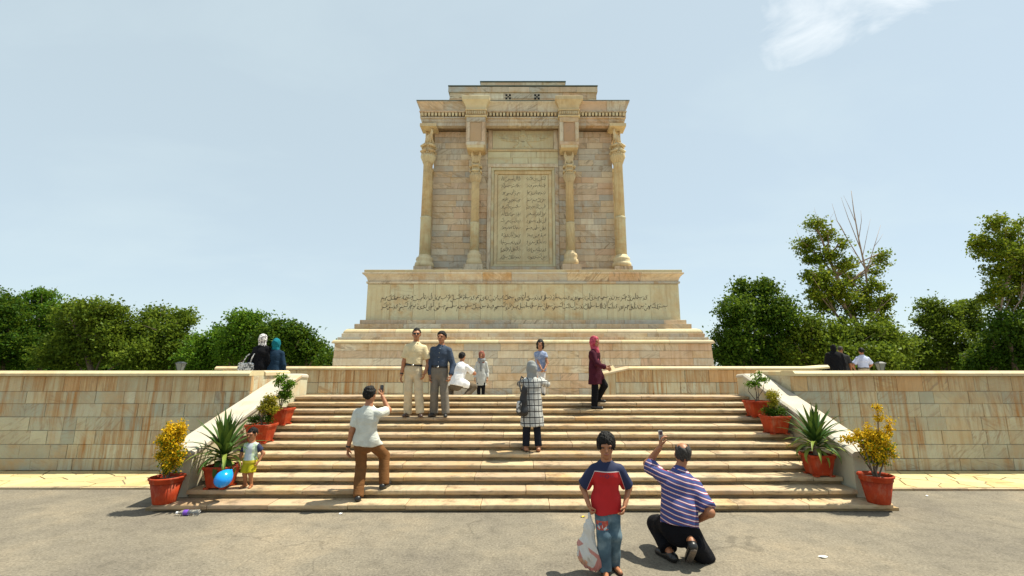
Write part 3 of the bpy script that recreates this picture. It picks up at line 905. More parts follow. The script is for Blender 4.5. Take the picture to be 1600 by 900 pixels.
for i in range(7):
    x = -.21 + .07 * i
    em.prism([(TX+x*.6-.02, 11.22), (TX+x-.028, 10.97), (TX+x+.028, 10.97), (TX+x*.6+.02, 11.22)], 'y', yr0, yr1)
em.build('winged_emblem', M['tomb_panel'], tomb)

# ---- hanging Persian script, cut as pen strokes
def stroke(m, pts, y, w, nib=R(55)):
    """a broad-nib pen line in the x-z plane"""
    pts = [Vector((p[0], 0, p[1])) for p in pts]
    off = Vector((math.cos(nib), 0, math.sin(nib))) * w
    V, F = [], []
    for i, p in enumerate(pts):
        t = (pts[min(i+1, len(pts)-1)] - pts[max(i-1, 0)]).normalized()
        nrm = Vector((-t.z, 0, t.x))
        k = .38 + .62 * abs(nrm.dot(off.normalized()))
        V += [p + nrm * w * k, p - nrm * w * k]
    for i in range(len(pts) - 1): F.append((2*i, 2*i+1, 2*i+3, 2*i+2))
    m.add([(v.x, y, v.z) for v in V], F)
def bez(a, b, c, d, n=7):
    out = []
    for i in range(n + 1):
        t = i / n; u = 1 - t
        out.append(tuple(u**3*a[j] + 3*u*u*t*b[j] + 3*u*t*t*c[j] + t**3*d[j] for j in (0, 1)))
    return out
# letter shapes in units of the x-height, drawn from right to left; each returns its advance
GL = {
 'alef': (.28, [bez((0, 1.5), (-.05, 1.0), (.02, .5), (-.06, 0))], 0),
 'be': (1.25, [bez((0, .45), (-.05, .0), (-1.0, -.15), (-1.2, .35))], 1),
 'te': (1.0, [bez((0, .4), (-.1, .0), (-.8, -.1), (-.95, .3))], 2),
 're': (.45, [bez((0, .45), (-.02, .1), (-.15, -.3), (-.5, -.45))], 0),
 'ze': (.5, [bez((0, .45), (-.02, .1), (-.15, -.3), (-.5, -.45))], 3),
 'dal': (.5, [bez((-.05, .75), (.02, .4), (.0, .1), (-.45, .05))], 0),
 'he': (.8, [bez((0, .6), (-.3, .75), (-.55, .55), (-.5, .3)), bez((-.5, .3), (-.2, .05), (.0, .2), (-.65, .05))], 0),
 'mim': (.5, [bez((0, .3), (-.2, .55), (-.4, .3), (-.2, .15)), bez((-.2, .15), (-.4, .1), (-.45, -.2), (-.5, -.75))], 0),
 'nun': (.85, [bez((0, .4), (-.0, -.6), (-.75, -.6), (-.8, .15))], 3),
 'ye': (1.0, [bez((0, .55), (-.4, .65), (-.5, .3), (-.25, .1)), bez((-.25, .1), (.1, -.35), (-.9, -.6), (-1.0, -.1))], 0),
 'kaf': (1.1, [bez((.05, 1.5), (-.3, 1.2), (-.55, 1.05), (-.75, .95)), bez((-.1, 1.1), (-.08, .6), (-.0, .2), (-.15, .1)), bez((-.15, .1), (-.5, -.05), (-.9, .0), (-1.05, .25))], 0),
 'sin': (1.5, [bez((0, .5), (-.2, .1), (-1.0, .05), (-1.2, .35)), bez((-1.2, .35), (-1.2, -.5), (-1.6, -.6), (-1.75, .05))], 0),
 'lam': (.6, [bez((0, 1.5), (-.03, .9), (.03, .3), (-.05, .0)), bez((-.05, .0), (-.1, -.4), (-.55, -.4), (-.6, .05))], 0),
 'vav': (.45, [bez((0, .3), (-.25, .6), (-.4, .3), (-.15, .2)), bez((-.15, .2), (.05, .1), (-.2, -.35), (-.5, -.4))], 0),
}
KEYS = list(GL)
def script_line(name, xr, xl, z, h, y, seed, parent, mat):
    """one line of script from the right edge xr to the left edge xl, x-height h"""
    r = random.Random(seed)
    m = MB()
    x = xr
    w = h * .078
    while x > xl + h * .45:
        n = r.randint(2, 4)
        zz = z + h * .45
        for k in range(n):
            key = r.choice(KEYS)
            adv, strokes, dots = GL[key]
            s = h * r.uniform(.8, 1.05)
            if x - adv * s < xl:
                key = r.choice(('alef', 're', 'dal', 'vav', 'mim')); adv, strokes, dots = GL[key]
                if x - adv * s < xl - h*.1: break
            for st_ in strokes:
                stroke(m, [(x + p[0]*s, zz + p[1]*s) for p in st_], y, w)
            for d in range(dots if dots < 3 else 1):
                dx = x - adv*s*.5 + d*h*.22; dz = zz + (h*.62 if dots == 3 else -h*.35)
                stroke(m, [(dx - w*.8, dz - w*.6), (dx + w*.8, dz + w*.6)], y, w*1.1)
            x -= adv * s * .86
            zz -= h * r.uniform(.12, .28)
        if r.random() < .4:
            stroke(m, [(x + h*.5, z + h*1.05), (x + h*.15, z + h*1.25)], y, w*.7)
        x -= h * r.uniform(.05, .22)
    return m.build(name, mat, parent)
yi = TY - 5.485 - .006
script_line('inscription_line', 4.40, -4.98, 4.28, .135, yi, 1, tomb, M['ink'])
script_line('inscription_line', 5.08, -4.98, 3.97, .135, yi, 2, tomb, M['ink'])
yt = YF + .071
for i in range(12):
    z = 9.53 - i * (9.53 - 6.22) / 11
    script_line('verse_line', TX + .93, TX + .13, z, .112, yt, 30 + i, tomb, M['ink'])
    script_line('verse_line', TX - .10, TX - .90, z, .112, yt, 60 + i, tomb, M['ink'])
# ================================================================== soft shapes: smooth unions of tapered limbs, skinned on a grid
F4 = np.float32
def vec(*a): return np.array(a if len(a) > 1 else a[0], dtype=F4)
def unit(v):
    v = np.asarray(v, dtype=F4); return v / max(1e-9, float(np.linalg.norm(v)))
def cone(a, b, ra, rb, n=None, s=1.0):
    a = vec(a); b = vec(b); ba = b - a
    L2 = max(1e-9, float(ba @ ba))
    if n is not None: n = unit(n)
    def fn(P):
        q = P - a
        if n is not None: q = q + np.outer((q @ n) * (1/s - 1), n)
        t = np.clip(q @ ba / L2, 0, 1)
        w = q - t[:, None] * ba
        d = np.sqrt(np.einsum('ij,ij->i', w, w)) - (ra + (rb - ra) * t)
        return d * (math.sqrt(s) if n is not None else 1.0)
    return fn
def ell(c, r, ax=None):
    c = vec(c); r = vec(r)
    ax = np.eye(3, dtype=F4) if ax is None else np.array([unit(v) for v in ax], dtype=F4)
    def fn(P):
        q = (P - c) @ ax.T
        k0 = np.sqrt((((q / r) ** 2).sum(1))) + 1e-6
        k1 = np.sqrt((((q / (r * r)) ** 2).sum(1))) + 1e-6
        return k0 * (k0 - 1) / k1
    return fn
def union(fs, k=.03):
    def fn(P):
        d = fs[0](P)
        for f in fs[1:]:
            e = f(P)
            h = np.clip(.5 + .5 * (e - d) / k, 0, 1)
            d = e * (1 - h) + d * h - k * h * (1 - h)
        return d
    return fn
def inter(f, g, k=.006):
    def fn(P):
        a = f(P); b = g(P)
        h = np.clip(.5 - .5 * (b - a) / k, 0, 1)
        return b * (1 - h) + a * h + k * h * (1 - h)
    return fn
def minus(f, g, k=.006):
    return inter(f, lambda P: -g(P), k)
def plane(p, n):
    """keeps the side the normal points away from"""
    p = vec(p); n = unit(n)
    return lambda P: (P - p) @ n
def grow(f, d): return lambda P: f(P) - d
def folds(f, amp, seed, sc=1.0, stretch=(1, 1, .55)):
    r = np.random.RandomState(seed)
    W = (r.normal(size=(5, 3)) * np.array(stretch) * 26 * sc).astype(F4); ph = r.uniform(0, 6.28, 5).astype(F4)
    def fn(P):
        n = np.sin(P @ W[0] + ph[0] + 1.5*np.sin(P @ W[1] * .6 + ph[1])) + .6*np.sin(P @ W[2]*1.4 + ph[2] + np.sin(P @ W[3] + ph[3]))
        return f(P) + amp * n
    return fn

def skin(fn, lo, hi, vs):
    """surface nets over the box lo..hi with cells of size vs; only blocks near the surface are refined"""
    lo = np.asarray(lo, dtype=F4); hi = np.asarray(hi, dtype=F4)
    B = 4
    nb = np.maximum(1, np.ceil((hi - lo) / (vs * B)).astype(int))
    n = nb * B + 1
    cb = [lo[i] + vs * B * (np.arange(nb[i]) + .5) for i in range(3)]
    G = np.stack(np.meshgrid(*cb, indexing='ij'), -1).reshape(-1, 3).astype(F4)
    dc = fn(G).reshape(nb)
    near = np.abs(dc) < vs * B * 1.25
    D = np.full(tuple(n), 1.0, dtype=F4)
    Dl = np.repeat(np.repeat(np.repeat(dc, B, 0), B, 1), B, 2)
    D[:n[0]-1, :n[1]-1, :n[2]-1] = Dl
    mask = np.zeros(tuple(n), dtype=bool)
    bi = np.argwhere(near)
    o = np.stack(np.meshgrid(*([np.arange(B + 1)] * 3), indexing='ij'), -1).reshape(-1, 3)
    idx = (bi[:, None, :] * B + o[None]).reshape(-1, 3)
    mask[idx[:, 0], idx[:, 1], idx[:, 2]] = True
    ii = np.argwhere(mask)
    P = (lo + ii * vs).astype(F4)
    D[ii[:, 0], ii[:, 1], ii[:, 2]] = fn(P)
    for ax in range(3):                     # close the box
        for e in (0, -1):
            sl = [slice(None)] * 3; sl[ax] = e
            D[tuple(sl)] = np.maximum(D[tuple(sl)], 1e-3)
    nc = n - 1
    acc = np.zeros(tuple(nc) + (3,), dtype=F4); cnt = np.zeros(tuple(nc), dtype=F4)
    inside = D < 0
    for ax in range(3):
        o1, o2 = [a for a in range(3) if a != ax]
        for u in (0, 1):
            for v in (0, 1):
                s0 = [None] * 3; s1 = [None] * 3
                s0[ax] = slice(0, nc[ax]); s1[ax] = slice(1, nc[ax] + 1)
                s0[o1] = s1[o1] = slice(u, nc[o1] + u); s0[o2] = s1[o2] = slice(v, nc[o2] + v)
                d0 = D[tuple(s0)]; d1 = D[tuple(s1)]
                cr_ = inside[tuple(s0)] != inside[tuple(s1)]
                if not cr_.any(): continue
                w = np.argwhere(cr_)
                t = d0[cr_] / (d0[cr_] - d1[cr_])
                p = np.zeros((len(w), 3), dtype=F4)
                p[:, ax] = t; p[:, o1] = u; p[:, o2] = v
                acc[w[:, 0], w[:, 1], w[:, 2]] += p; cnt[w[:, 0], w[:, 1], w[:, 2]] += 1
    cells = np.argwhere(cnt > 0)
    if len(cells) == 0: return np.zeros((0, 3)), np.zeros((0, 4), dtype=int)
    ids = np.full(tuple(nc), -1, dtype=np.int64)
    ids[cells[:, 0], cells[:, 1], cells[:, 2]] = np.arange(len(cells))
    V = lo + (cells + acc[cells[:, 0], cells[:, 1], cells[:, 2]] / cnt[cells[:, 0], cells[:, 1], cells[:, 2]][:, None]) * vs
    Q = []
    for ax in range(3):
        o1, o2 = [(1, 2), (2, 0), (0, 1)][ax]
        s0 = [slice(1, nc[a]) for a in range(3)]; s0[ax] = slice(0, nc[ax])
        s1 = list(s0); s1[ax] = slice(1, nc[ax] + 1)
        a = inside[tuple(s0)]; b = inside[tuple(s1)]
        w = np.argwhere(a != b)
        if len(w) == 0: continue
        flip = ~a[w[:, 0], w[:, 1], w[:, 2]]
        g = w.copy()
        for q in range(3):
            if q != ax: g[:, q] += 1
        def cid(d1, d2):
            h = g.copy(); h[:, o1] += d1; h[:, o2] += d2
            return ids[h[:, 0], h[:, 1], h[:, 2]]
        q = np.stack([cid(-1, -1), cid(0, -1), cid(0, 0), cid(-1, 0)], 1)
        q[flip] = q[flip][:, ::-1]
        Q.append(q)
    Q = np.concatenate(Q)
    Q = Q[(Q >= 0).all(1)]
    return V, Q
def skin_obj(name, fn, lo, hi, vs, mat, parent, loc=(0, 0, 0)):
    V, Q = skin(fn, lo, hi, vs)
    if len(Q) == 0: return None
    return link(name, big_mesh(name, V, Q), mat, parent, loc=loc, smooth=True)

# ================================================================== the columns of the monument
def bull_capital():
    """two bulls back to back, kneeling on a bell: Persian column head"""
    fs = []
    for sg in (-1, 1):
        e = lambda x, y, z: (sg * x, y, z)
        fs += [cone(e(.0, 0, .20), e(.26, 0, .22), .15, .13), cone(e(.24, 0, .24), e(.34, 0, .42), .11, .085),
               cone(e(.34, 0, .44), e(.42, 0, .33), .075, .045),
               cone(e(.33, -.07, .48), e(.36, -.13, .56), .025, .012), cone(e(.33, .07, .48), e(.36, .13, .56), .025, .012),
               cone(e(.30, -.10, .14), e(.36, -.10, .03), .05, .04), cone(e(.30, .10, .14), e(.36, .10, .03), .05, .04),
               cone(e(.36, -.10, .03), e(.22, -.10, .0), .04, .035), cone(e(.36, .10, .03), e(.22, .10, .0), .04, .035)]
    V, Q = skin(union(fs, .04), (-.52, -.24, -.06), (.52, .24, .62), .022)
    return big_mesh('bull_capital', V, Q)
BULL = bull_capital()
BULL.materials.append(M['tomb_carved'])
BULL.polygons.foreach_set('use_smooth', np.ones(len(BULL.polygons), dtype=bool))
def column(x, y, z0, zb, zs, zc, r, turn=0.0, ped=.36):
    """z0 foot, zb top of base mouldings, zs top of shaft, zc top of capital"""
    c = (TX + x, TY + y, 0)
    col = bpy.data.objects.new('column', None); col.empty_display_size = .1
    col.location = (x, y, z0 - FLOOR); col.parent = tomb; COL.objects.link(col)
    def b(mb, name, mat, smooth=True):
        return mb.build(name, mat, col, smooth=smooth)
    hp = (zb - z0) * .45
    b(MB().box(c[0]-ped, c[0]+ped, c[1]-ped, c[1]+ped, z0, z0 + hp), 'pedestal', M['tomb'], False)
    h = zb - z0 - hp
    b(MB().lathe([(r*1.75, z0+hp+.001), (r*1.82, z0+hp+h*.2), (r*1.7, z0+hp+h*.38), (r*1.45, z0+hp+h*.45), (r*1.62, z0+hp+h*.62), (r*1.5, z0+hp+h*.78), (r*1.18, z0+hp+h*.86), (r*1.1, z0+hp+h)], 28, c), 'base', M['tomb_carved'])
    H = zs - zb
    zm = zb + H * .40
    b(MB().lathe([(r*1.05, zb+.001), (r*1.03, zm-.05), (r*1.10, zm-.03), (r*1.10, zm+.01), (r*1.01, zm+.03)], 40, c), 'lower_shaft', M['tomb_panel'])
    b(MB().lathe([(r*1.0, zm+.031), (r*.90, zs-.03), (r*.98, zs-.02), (r*.98, zs)], 80, c, flute=16, depth=.17), 'fluted_shaft', M['tomb_carved'])
    hc = zc - zs
    # bell with leaves, ringed drum, bulls, abacus
    b(MB().lathe([(r*1.0, zs+.001), (r*1.12, zs+hc*.05), (r*1.42, zs+hc*.14), (r*1.52, zs+hc*.20), (r*1.40, zs+hc*.215)], 72, c, flute=18, depth=.20), 'bell', M['tomb_carved'])
    b(MB().lathe([(r*1.0, zs+hc*.216), (r*1.28, zs+hc*.24), (r*1.30, zs+hc*.27), (r*1.02, zs+hc*.30), (r*1.02, zs+hc*.42), (r*1.22, zs+hc*.45), (r*1.24, zs+hc*.49), (r*1.0, zs+hc*.52)], 72, c, flute=16, depth=.16), 'ringed_drum', M['tomb_carved'])
    vol = MB()
    for k in range(4):
        a = k*math.pi/2 + turn
        ca, sa = math.cos(a), math.sin(a)
        for zz in (zs+hc*.31, zs+hc*.455):
            px_, py_ = c[0] + ca*r*1.22, c[1] + sa*r*1.22
            vol.tube([(px_ - sa*r*.75, py_ + ca*r*.75, zz), (px_ + sa*r*.75, py_ - ca*r*.75, zz)], r*.27, 10)
    b(vol, 'scroll', M['tomb_carved'])
    o = link('bull_capital', BULL, None, col, loc=(0, 0, zs + hc*.53 - z0), rot=(0, 0, turn))
    s = hc * .42 / .55
    o.scale = (r*2.7, r*2.7, s)
    aw = r*2.05 if turn in (0.0, math.pi/2) else r*1.6
    b(MB().box(c[0]-aw, c[0]+aw, c[1]-aw*.95, c[1]+aw*.95, zc - hc*.075, zc), 'abacus', M['tomb_carved'], False)
    return col
for x in (-1.90, 1.86):
    column(x, -(TY - 17.20), 5.345, 6.40, 9.22, 10.69, .17)
    # pier above each front column
    p = bpy.data.objects.new('pier', None); p.parent = tomb; p.location = (x, -(TY-17.2), 10.69-FLOOR); COL.objects.link(p)
    X = TX + x
    def pb(name, hw, y0, z0, z1, mat=M['tomb'], c=.012):
        return MB().add(*stone_block(X-hw, X+hw, y0, YF + .06 - y0, z0, z1, c)).build(name, mat, p)
    pb('pier_block', .385, 16.91, 10.693, 11.90)
    for (a0, a1, b0, b1) in ((-.385, .385, 10.693, 10.84), (-.385, .385, 11.69, 11.90), (-.385, -.235, 10.844, 11.686), (.235, .385, 10.844, 11.686)):
        MB().add(*stone_block(X+a0, X+a1, 16.86, .048, b0, b1, .012)).build('panel_frame', M['tomb'], p)
    MB().add(*stone_block(X-.225, X+.225, 16.895, .012, 10.85, 11.68, .004)).build('pier_panel', M['tomb_pink'], p)
    pb('pier_moulding', .44, 16.81, 11.904, 11.98, M['tomb_carved'], .03)
    pb('pier_block', .40, 16.87, 11.982, 12.168)
    d = MB()
    for i in range(10):
        xx = X - .40 + .80 * (i + .5) / 10
        d.box(xx - .024, xx + .024, 16.80, 16.868, 12.01, 12.14)
    d.build('dentils', M['tomb_carved'], p)
    pb('pier_moulding', .43, 16.80, 12.172, 12.23, M['tomb_carved'], .02)
    prof = [(.40, 12.232), (.41, 12.32), (.44, 12.42), (.50, 12.52), (.54, 12.57), (.56, 12.59), (.56, 12.735), (.53, 12.76)]
    V, F = [], []
    for hw, z in prof:
        yy = 16.86 - (hw - .40)
        V += [(X-hw, yy, z), (X+hw, yy, z), (X+hw, YF+.05, z), (X-hw, YF+.05, z)]
    for i in range(len(prof)-1):
        for k in range(4): F.append((4*i+k, 4*i+(k+1)%4, 4*i+4+(k+1)%4, 4*i+4+k))
    F += [(3, 2, 1, 0), tuple(4*(len(prof)-1)+k for k in range(4))]
    MB().add(V, F).build('pier_cornice', M['tomb_carved'], p)
for sx in (-1, 1):
    for sy in (-1, 1):
        column(sx*3.84, sy*4.02, 5.345, 6.25, 10.05, 11.675, .205, turn=math.pi/4*sx*-sy, ped=.34)
    for sy in (-1.9, 1.9):
        column(sx*4.07, sy, 5.345, 6.40, 9.22, 10.69, .17, turn=math.pi/2)
# ================================================================== people
UP = vec(0, 0, 1)
def ik(a, b, l1, l2, pole):
    a = vec(a); b = vec(b); d = b - a
    D = float(np.linalg.norm(d)); D2 = min(D, (l1 + l2) * .999)
    u = d / max(D, 1e-6)
    b = a + u * D2
    x = (l1*l1 - l2*l2 + D2*D2) / (2 * D2)
    h = math.sqrt(max(0.0, l1*l1 - x*x))
    p = vec(pole); p = p - u * float(p @ u); p = unit(p)
    return a + u * x + p * h, b

def fabric(name, col, var=.14, rough=.9, weave=0.0):
    m = plain(name, col, rough, var, 9.0)
    nt = m.node_tree; b = nt.nodes['Principled BSDF']
    t = N(nt, 'ShaderNodeTexCoord'); mp_ = N(nt, 'ShaderNodeMapping'); mp_.inputs['Rotation'].default_value = (.5, .7, .3); mp_.inputs['Scale'].default_value = (1.0, 1.0, 2.4)
    L(nt, t.outputs['Object'], mp_.inputs[0])
    n1 = N(nt, 'ShaderNodeTexNoise', i_Scale=7.5, i_Detail=3.0, i_Roughness=.55, i_Distortion=1.4); L(nt, mp_.outputs[0], n1.inputs['Vector'])
    bp = N(nt, 'ShaderNodeBump', i_Strength=.55, i_Distance=.022); L(nt, n1.outputs['Fac'], bp.inputs['Height']); L(nt, bp.outputs[0], b.inputs['Normal'])
    m.node_tree.nodes['Principled BSDF'].inputs['Specular IOR Level'].default_value = .12
    return m
SKIN = plain('skin', (0.33, 0.135, 0.062), .5, .10, 14)
SKIN_FAIR = plain('fair_skin', (0.38, 0.17, 0.085), .5, .10, 14)
LIPS = plain('lips', (0.30, 0.10, 0.07), .5, .1, 14)
HAIR = plain('black_hair', (0.008, 0.0065, 0.006), .5, .5, 60, .6, bscale=90)
HAIR_GREY = plain('greying_hair', (0.045, 0.04, 0.037), .6, .5, 60, .5, bscale=90)
for m_ in (HAIR, HAIR_GREY): m_.node_tree.nodes['Principled BSDF'].inputs['Specular IOR Level'].default_value = .15
EYE_W = plain('eye', (0.05, 0.035, 0.03), .25)
SHOE = plain('black_leather', (0.012, 0.011, 0.011), .35, .3, 12)
SHOE_BROWN = plain('brown_leather', (0.05, 0.025, 0.018), .4, .3, 12)
SOLE = plain('worn_sole', (0.16, 0.12, 0.09), .8, .3, 20)
BELT = plain('belt_leather', (0.012, 0.010, 0.010), .35, .2, 12)
METAL = plain('steel', (0.6, 0.58, 0.55), .3, .05, 12, metal=1.0)

def person(label, base, H, face=0.0, head_h=None, wid=1.0, belly=0.0, leg=.525, pelvis=(0, 0, None), lean=(0, 0), twist=0.0, shrug=(0, 0),
           feet=None, toes=None, heel=(0, 0), knees=None, hands=None, elbows=None, palm=None, hdir=(None, None), curl=(.35, .35), head=(0, 0), headoff=(0, 0),
           skinmat=None, top=None, bottom=None, hair=None, scarf=None, shoes=SHOE, coat=None, belt=None, fine=.013, glasses=False, seed=0,
           group=None, detail=True, watch=False, sandals=False):
    skinmat = skinmat or SKIN
    root = thing('person', label, 'person', base, group=group)
    a = R(face)
    fwd = vec(math.sin(a), -math.cos(a), 0)
    lft = np.cross(UP, fwd).astype(F4)                     # the person's left
    at_ = a + R(twist)
    fT = vec(math.sin(at_), -math.cos(at_), 0); lT = np.cross(UP, fT).astype(F4)
    hh = head_h or H * .135
    s = H / 1.72
    # ---- joints, relative to the base, axes as the world's
    pz = pelvis[2] if pelvis[2] is not None else H * leg
    pel = vec(pelvis[0], pelvis[1], pz)
    torso = H - H * leg - hh * 1.14                        # pelvis to the root of the neck
    tl = vec(lean[0], lean[1], 0)
    spine = unit(vec(tl[0], tl[1], math.sqrt(max(.05, torso**2 - float(tl @ tl)))))
    neck = pel + spine * torso
    waist = pel + spine * torso * .30
    chest = pel + spine * torso * .66
    sw = .096 * H * wid
    sh = [neck - spine * .067 * H + lT * sw + UP * shrug[0], neck - spine * .067 * H - lT * sw + UP * shrug[1]]
    hw = .046 * H * (.5 + .5 * wid)
    hip = [pel + lft * hw, pel - lft * hw]
    ank_h = .045 * H
    if feet is None: feet = (tuple(lft * hw * 1.15), tuple(-lft * hw * 1.15))
    feet = [vec(f) for f in feet]
    ank = [f + UP * ank_h + UP * heel[i] for i, f in enumerate(feet)]
    lt, lc = .245 * H * (leg/.525), .245 * H * (leg/.525) * .97
    knees = knees or (fwd, fwd)
    kn = [None, None]
    for i in (0, 1): kn[i], ank[i] = ik(hip[i], ank[i], lt, lc, knees[i])
    la, lf = .172 * H, .150 * H
    hands = hands or (None, None)
    elbows = elbows or (None, None)
    el, wr = [None]*2, [None]*2
    for i in (0, 1):
        sgn = 1 if i == 0 else -1
        tgt = hands[i] if hands[i] is not None else tuple(sh[i] - UP * (la + lf) * .97 + lT * sgn * .045 * H + fT * .03 * H)
        pole = elbows[i] if elbows[i] is not None else tuple(-fT * .6 + lT * sgn * .5)
        el[i], wr[i] = ik(sh[i], tgt, la, lf, pole)
    # ---- head
    hy, hp = head
    ah = a + R(hy)
    hf = vec(math.sin(ah), -math.cos(ah), 0)
    hl = np.cross(UP, hf).astype(F4)
    hu = unit(UP * math.cos(R(hp)) - hf * math.sin(R(hp)))   # pitch > 0 looks up
    hfw = unit(np.cross(hl, hu)); 
    if float(hfw @ hf) < 0: hfw = -hfw
    k = hh / .232
    hc = neck + spine * (.045 * k) * .3 + UP * (.138 * k) + vec(headoff[0], headoff[1], 0) + hfw * .018 * k
    def hp_(f, l, u): return hc + (hfw * f + hl * l + hu * u) * k
    ax = (hl, hfw, hu)
    headf = [ell(hp_(-.012, 0, .018), (.077*k, .094*k, .096*k), ax), ell(hp_(.022, 0, -.048), (.056*k, .062*k, .064*k), ax),
             ell(hp_(.060, 0, -.095), (.024*k, .02*k, .02*k), ax)]
    headf += [cone(hp_(.084, -.04, .022), hp_(.084, .04, .022), .010*k, .010*k)]
    hd = union(headf, .03*k)
    hd = union([hd, cone(hp_(.088, 0, .012), hp_(.108, 0, -.022), .008*k, .013*k), ell(hp_(.083, 0, -.057), (.024*k, .012*k, .012*k), ax)], .012*k)
    hd = minus(hd, union([ell(hp_(.098, .033, .004), (.018*k, .017*k, .011*k), ax), ell(hp_(.098, -.033, .004), (.018*k, .017*k, .011*k), ax)], .002), .010*k)
    ears = [ell(hp_(-.005, sg*.077, -.008), (.010*k, .020*k, .032*k), ax) for sg in (-1, 1)]
    neckf = cone(neck - spine * .02, hp_(-.012, 0, -.06), .056*k*(.6+.4*wid), .050*k)
    hd = union([hd, neckf] + ears, .012*k)
    # ---- body
    n_ = fT
    W = H * wid
    tors = [cone(pel - spine*.02*H, waist, .088*W + belly*.3, .080*W + belly*.6, fwd, .74), cone(waist, chest, .080*W + belly*.6, .094*W, n_, .70 + belly),
            cone(chest, neck - spine * .06*H, .094*W, .066*W, n_, .70), cone(neck - spine*.046*H, sh[0], .038*W, .031*W), cone(neck - spine*.046*H, sh[1], .038*W, .031*W),
            cone(neck - spine*.075*H, neck - spine*.0*H, .062*W, .032*W)]
    if belly: tors.append(ell(waist + fwd * .05 * H, (.085*H, .07*H, .09*H)))
    arms, legs = [], []
    for i in (0, 1):
        arms.append([cone(sh[i], el[i], .031*H*wid, .0255*H*wid), cone(el[i], wr[i], .0255*H*wid, .0175*H*wid)])
        legs.append([cone(hip[i], kn[i], .050*H*wid, .034*H*wid), cone(kn[i], ank[i], .036*H*wid, .023*H*wid)])
    body = union(tors + arms[0] + arms[1] + legs[0] + legs[1], .025)
    # feet
    toes = toes or (None, None)
    footf, tips = [], []
    for i in (0, 1):
        sgn = 1 if i == 0 else -1
        td = unit(vec(toes[i]) if toes[i] is not None else fwd + lft * sgn * .22)
        if heel[i]: 
            tip = feet[i] + td * .10 * H + UP * .015 * H
            hl_ = ank[i] - UP * .02 * H - td * .03*H
        else:
            tip = feet[i] + td * .105 * H + UP * .017 * H
            hl_ = feet[i] - td * .028 * H + UP * .024 * H
        tips.append((hl_, tip, td))
        footf += [cone(ank[i], hl_, .022*H, .022*H), cone(hl_, tip, .0235*H, .0185*H)]
    body = union([body] + footf, .012)
    pts = np.array([pel, neck, *sh, *el, *wr, *kn, *ank, *[t[1] for t in tips], *[t[0] for t in tips], hip[0], hip[1]])
    pad = .13 * H
    lo, hi = pts.min(0) - pad, pts.max(0) + pad
    lo[2] = max(lo[2], -.01)
    V1, Q1 = skin(union([body, neckf], .02), lo, hi, fine * 1.25)
    parts = [(V1, Q1)]
    hb = .17 * k
    parts.append(skin(hd, hc - vec(hb*.75, hb*.75, hb*1.05), hc + vec(hb*.75, hb*.75, hb*.9), .0062*k))
    # ---- hands: a palm and five bent fingers each
    palm = palm or (None, None)
    for i in (0, 1):
        sgn = 1 if i == 0 else -1
        d = unit(vec(hdir[i]) if hdir[i] is not None else (wr[i] - el[i]))
        pn = vec(palm[i]) if palm[i] is not None else -lT * sgn      # the palm looks at the thigh
        pn = unit(pn - d * float(pn @ d))
        lat = unit(np.cross(pn, d)) * (1 if i == 0 else -1)
        if palm[i] is None and float(lat @ fT) < 0: lat = -lat        # thumb forward
        if palm[i] is not None and hands[i] is not None and float(lat @ -lT) * sgn < 0 and abs(float(lat @ lT)) > .5: lat = -lat
        w = wr[i]; q = s * .98
        fs = [cone(w - d*.02*q, w + d*.02*q, .024*q, .024*q, pn, .75), cone(w + d*.02*q, w + d*.075*q, .028*q, .037*q, pn, .42)]
        for j, (o, l) in enumerate(((.029, .062), (.010, .074), (-.010, .070), (-.028, .054))):
            p0 = w + (d*.082 + lat*o) * q
            c1 = curl[i]
            prev = p0; ang = c1 * (.8 + .12*j)
            seg = l / 3 * 1.15
            for b_ in range(3):
                dd = d * math.cos(ang) + pn * math.sin(ang)
                nx = prev + (dd * seg + lat * o * .05) * q
                fs.append(cone(prev, nx, (.0098 - b_*.0009)*q, (.0090 - b_*.0009)*q))
                prev = nx; ang += c1 * .9
        t0 = w + (d*.028 + lat*.026) * q; t1 = t0 + (d*.030 + lat*.026 + pn*.012*(1+curl[i])) * q; t2 = t1 + (d*.030 + lat*.006 + pn*.014*(1+curl[i])) * q
        fs += [cone(t0, t1, .0145*q, .0115*q), cone(t1, t2, .0112*q, .0088*q)]
        cc = w + d * .07 * q
        parts.append(skin(union(fs, .008*q), cc - .135*q, cc + .135*q, .0052*q))
    V, Q, b0 = [], [], 0
    for v, q in parts:
        V.append(v); Q.append(q + b0); b0 += len(v)
    me = big_mesh('body', np.concatenate(V), np.concatenate(Q))
    bodyo = link('body', me, skinmat, root, smooth=True)
    J = dict(root=root, sh=sh, el=el, wr=wr, kn=kn, ank=ank, hc=hc, hp=hp_, fwd=fwd, lft=lft, neck=neck, spine=spine, pel=pel, waist=waist, chest=chest, k=k, H=H, hip=hip, fT=fT, lT=lT, tips=tips)
    # ---- face
    if detail:
        for sg in (-1, 1):
            skin_obj('eye', ell(hp_(.079, sg*.033, .004), (.015*k, .012*k, .008*k), ax), hp_(.079, sg*.033, .004) - .024*k, hp_(.079, sg*.033, .004) + .024*k, .005*k, EYE_W, bodyo)
            skin_obj('eyebrow', cone(hp_(.087, sg*.016, .026), hp_(.076, sg*.052, .028), .0065*k, .005*k), hp_(.084, sg*.033, .026) - .04*k, hp_(.084, sg*.033, .026) + .04*k, .005*k, hair['mat'] if hair else HAIR, bodyo)
        skin_obj('lips', ell(hp_(.0895, 0, -.057), (.023*k, .0095*k, .010*k), ax), hp_(.09, 0, -.057) - .035*k, hp_(.09, 0, -.057) + .035*k, .005*k, LIPS, bodyo)
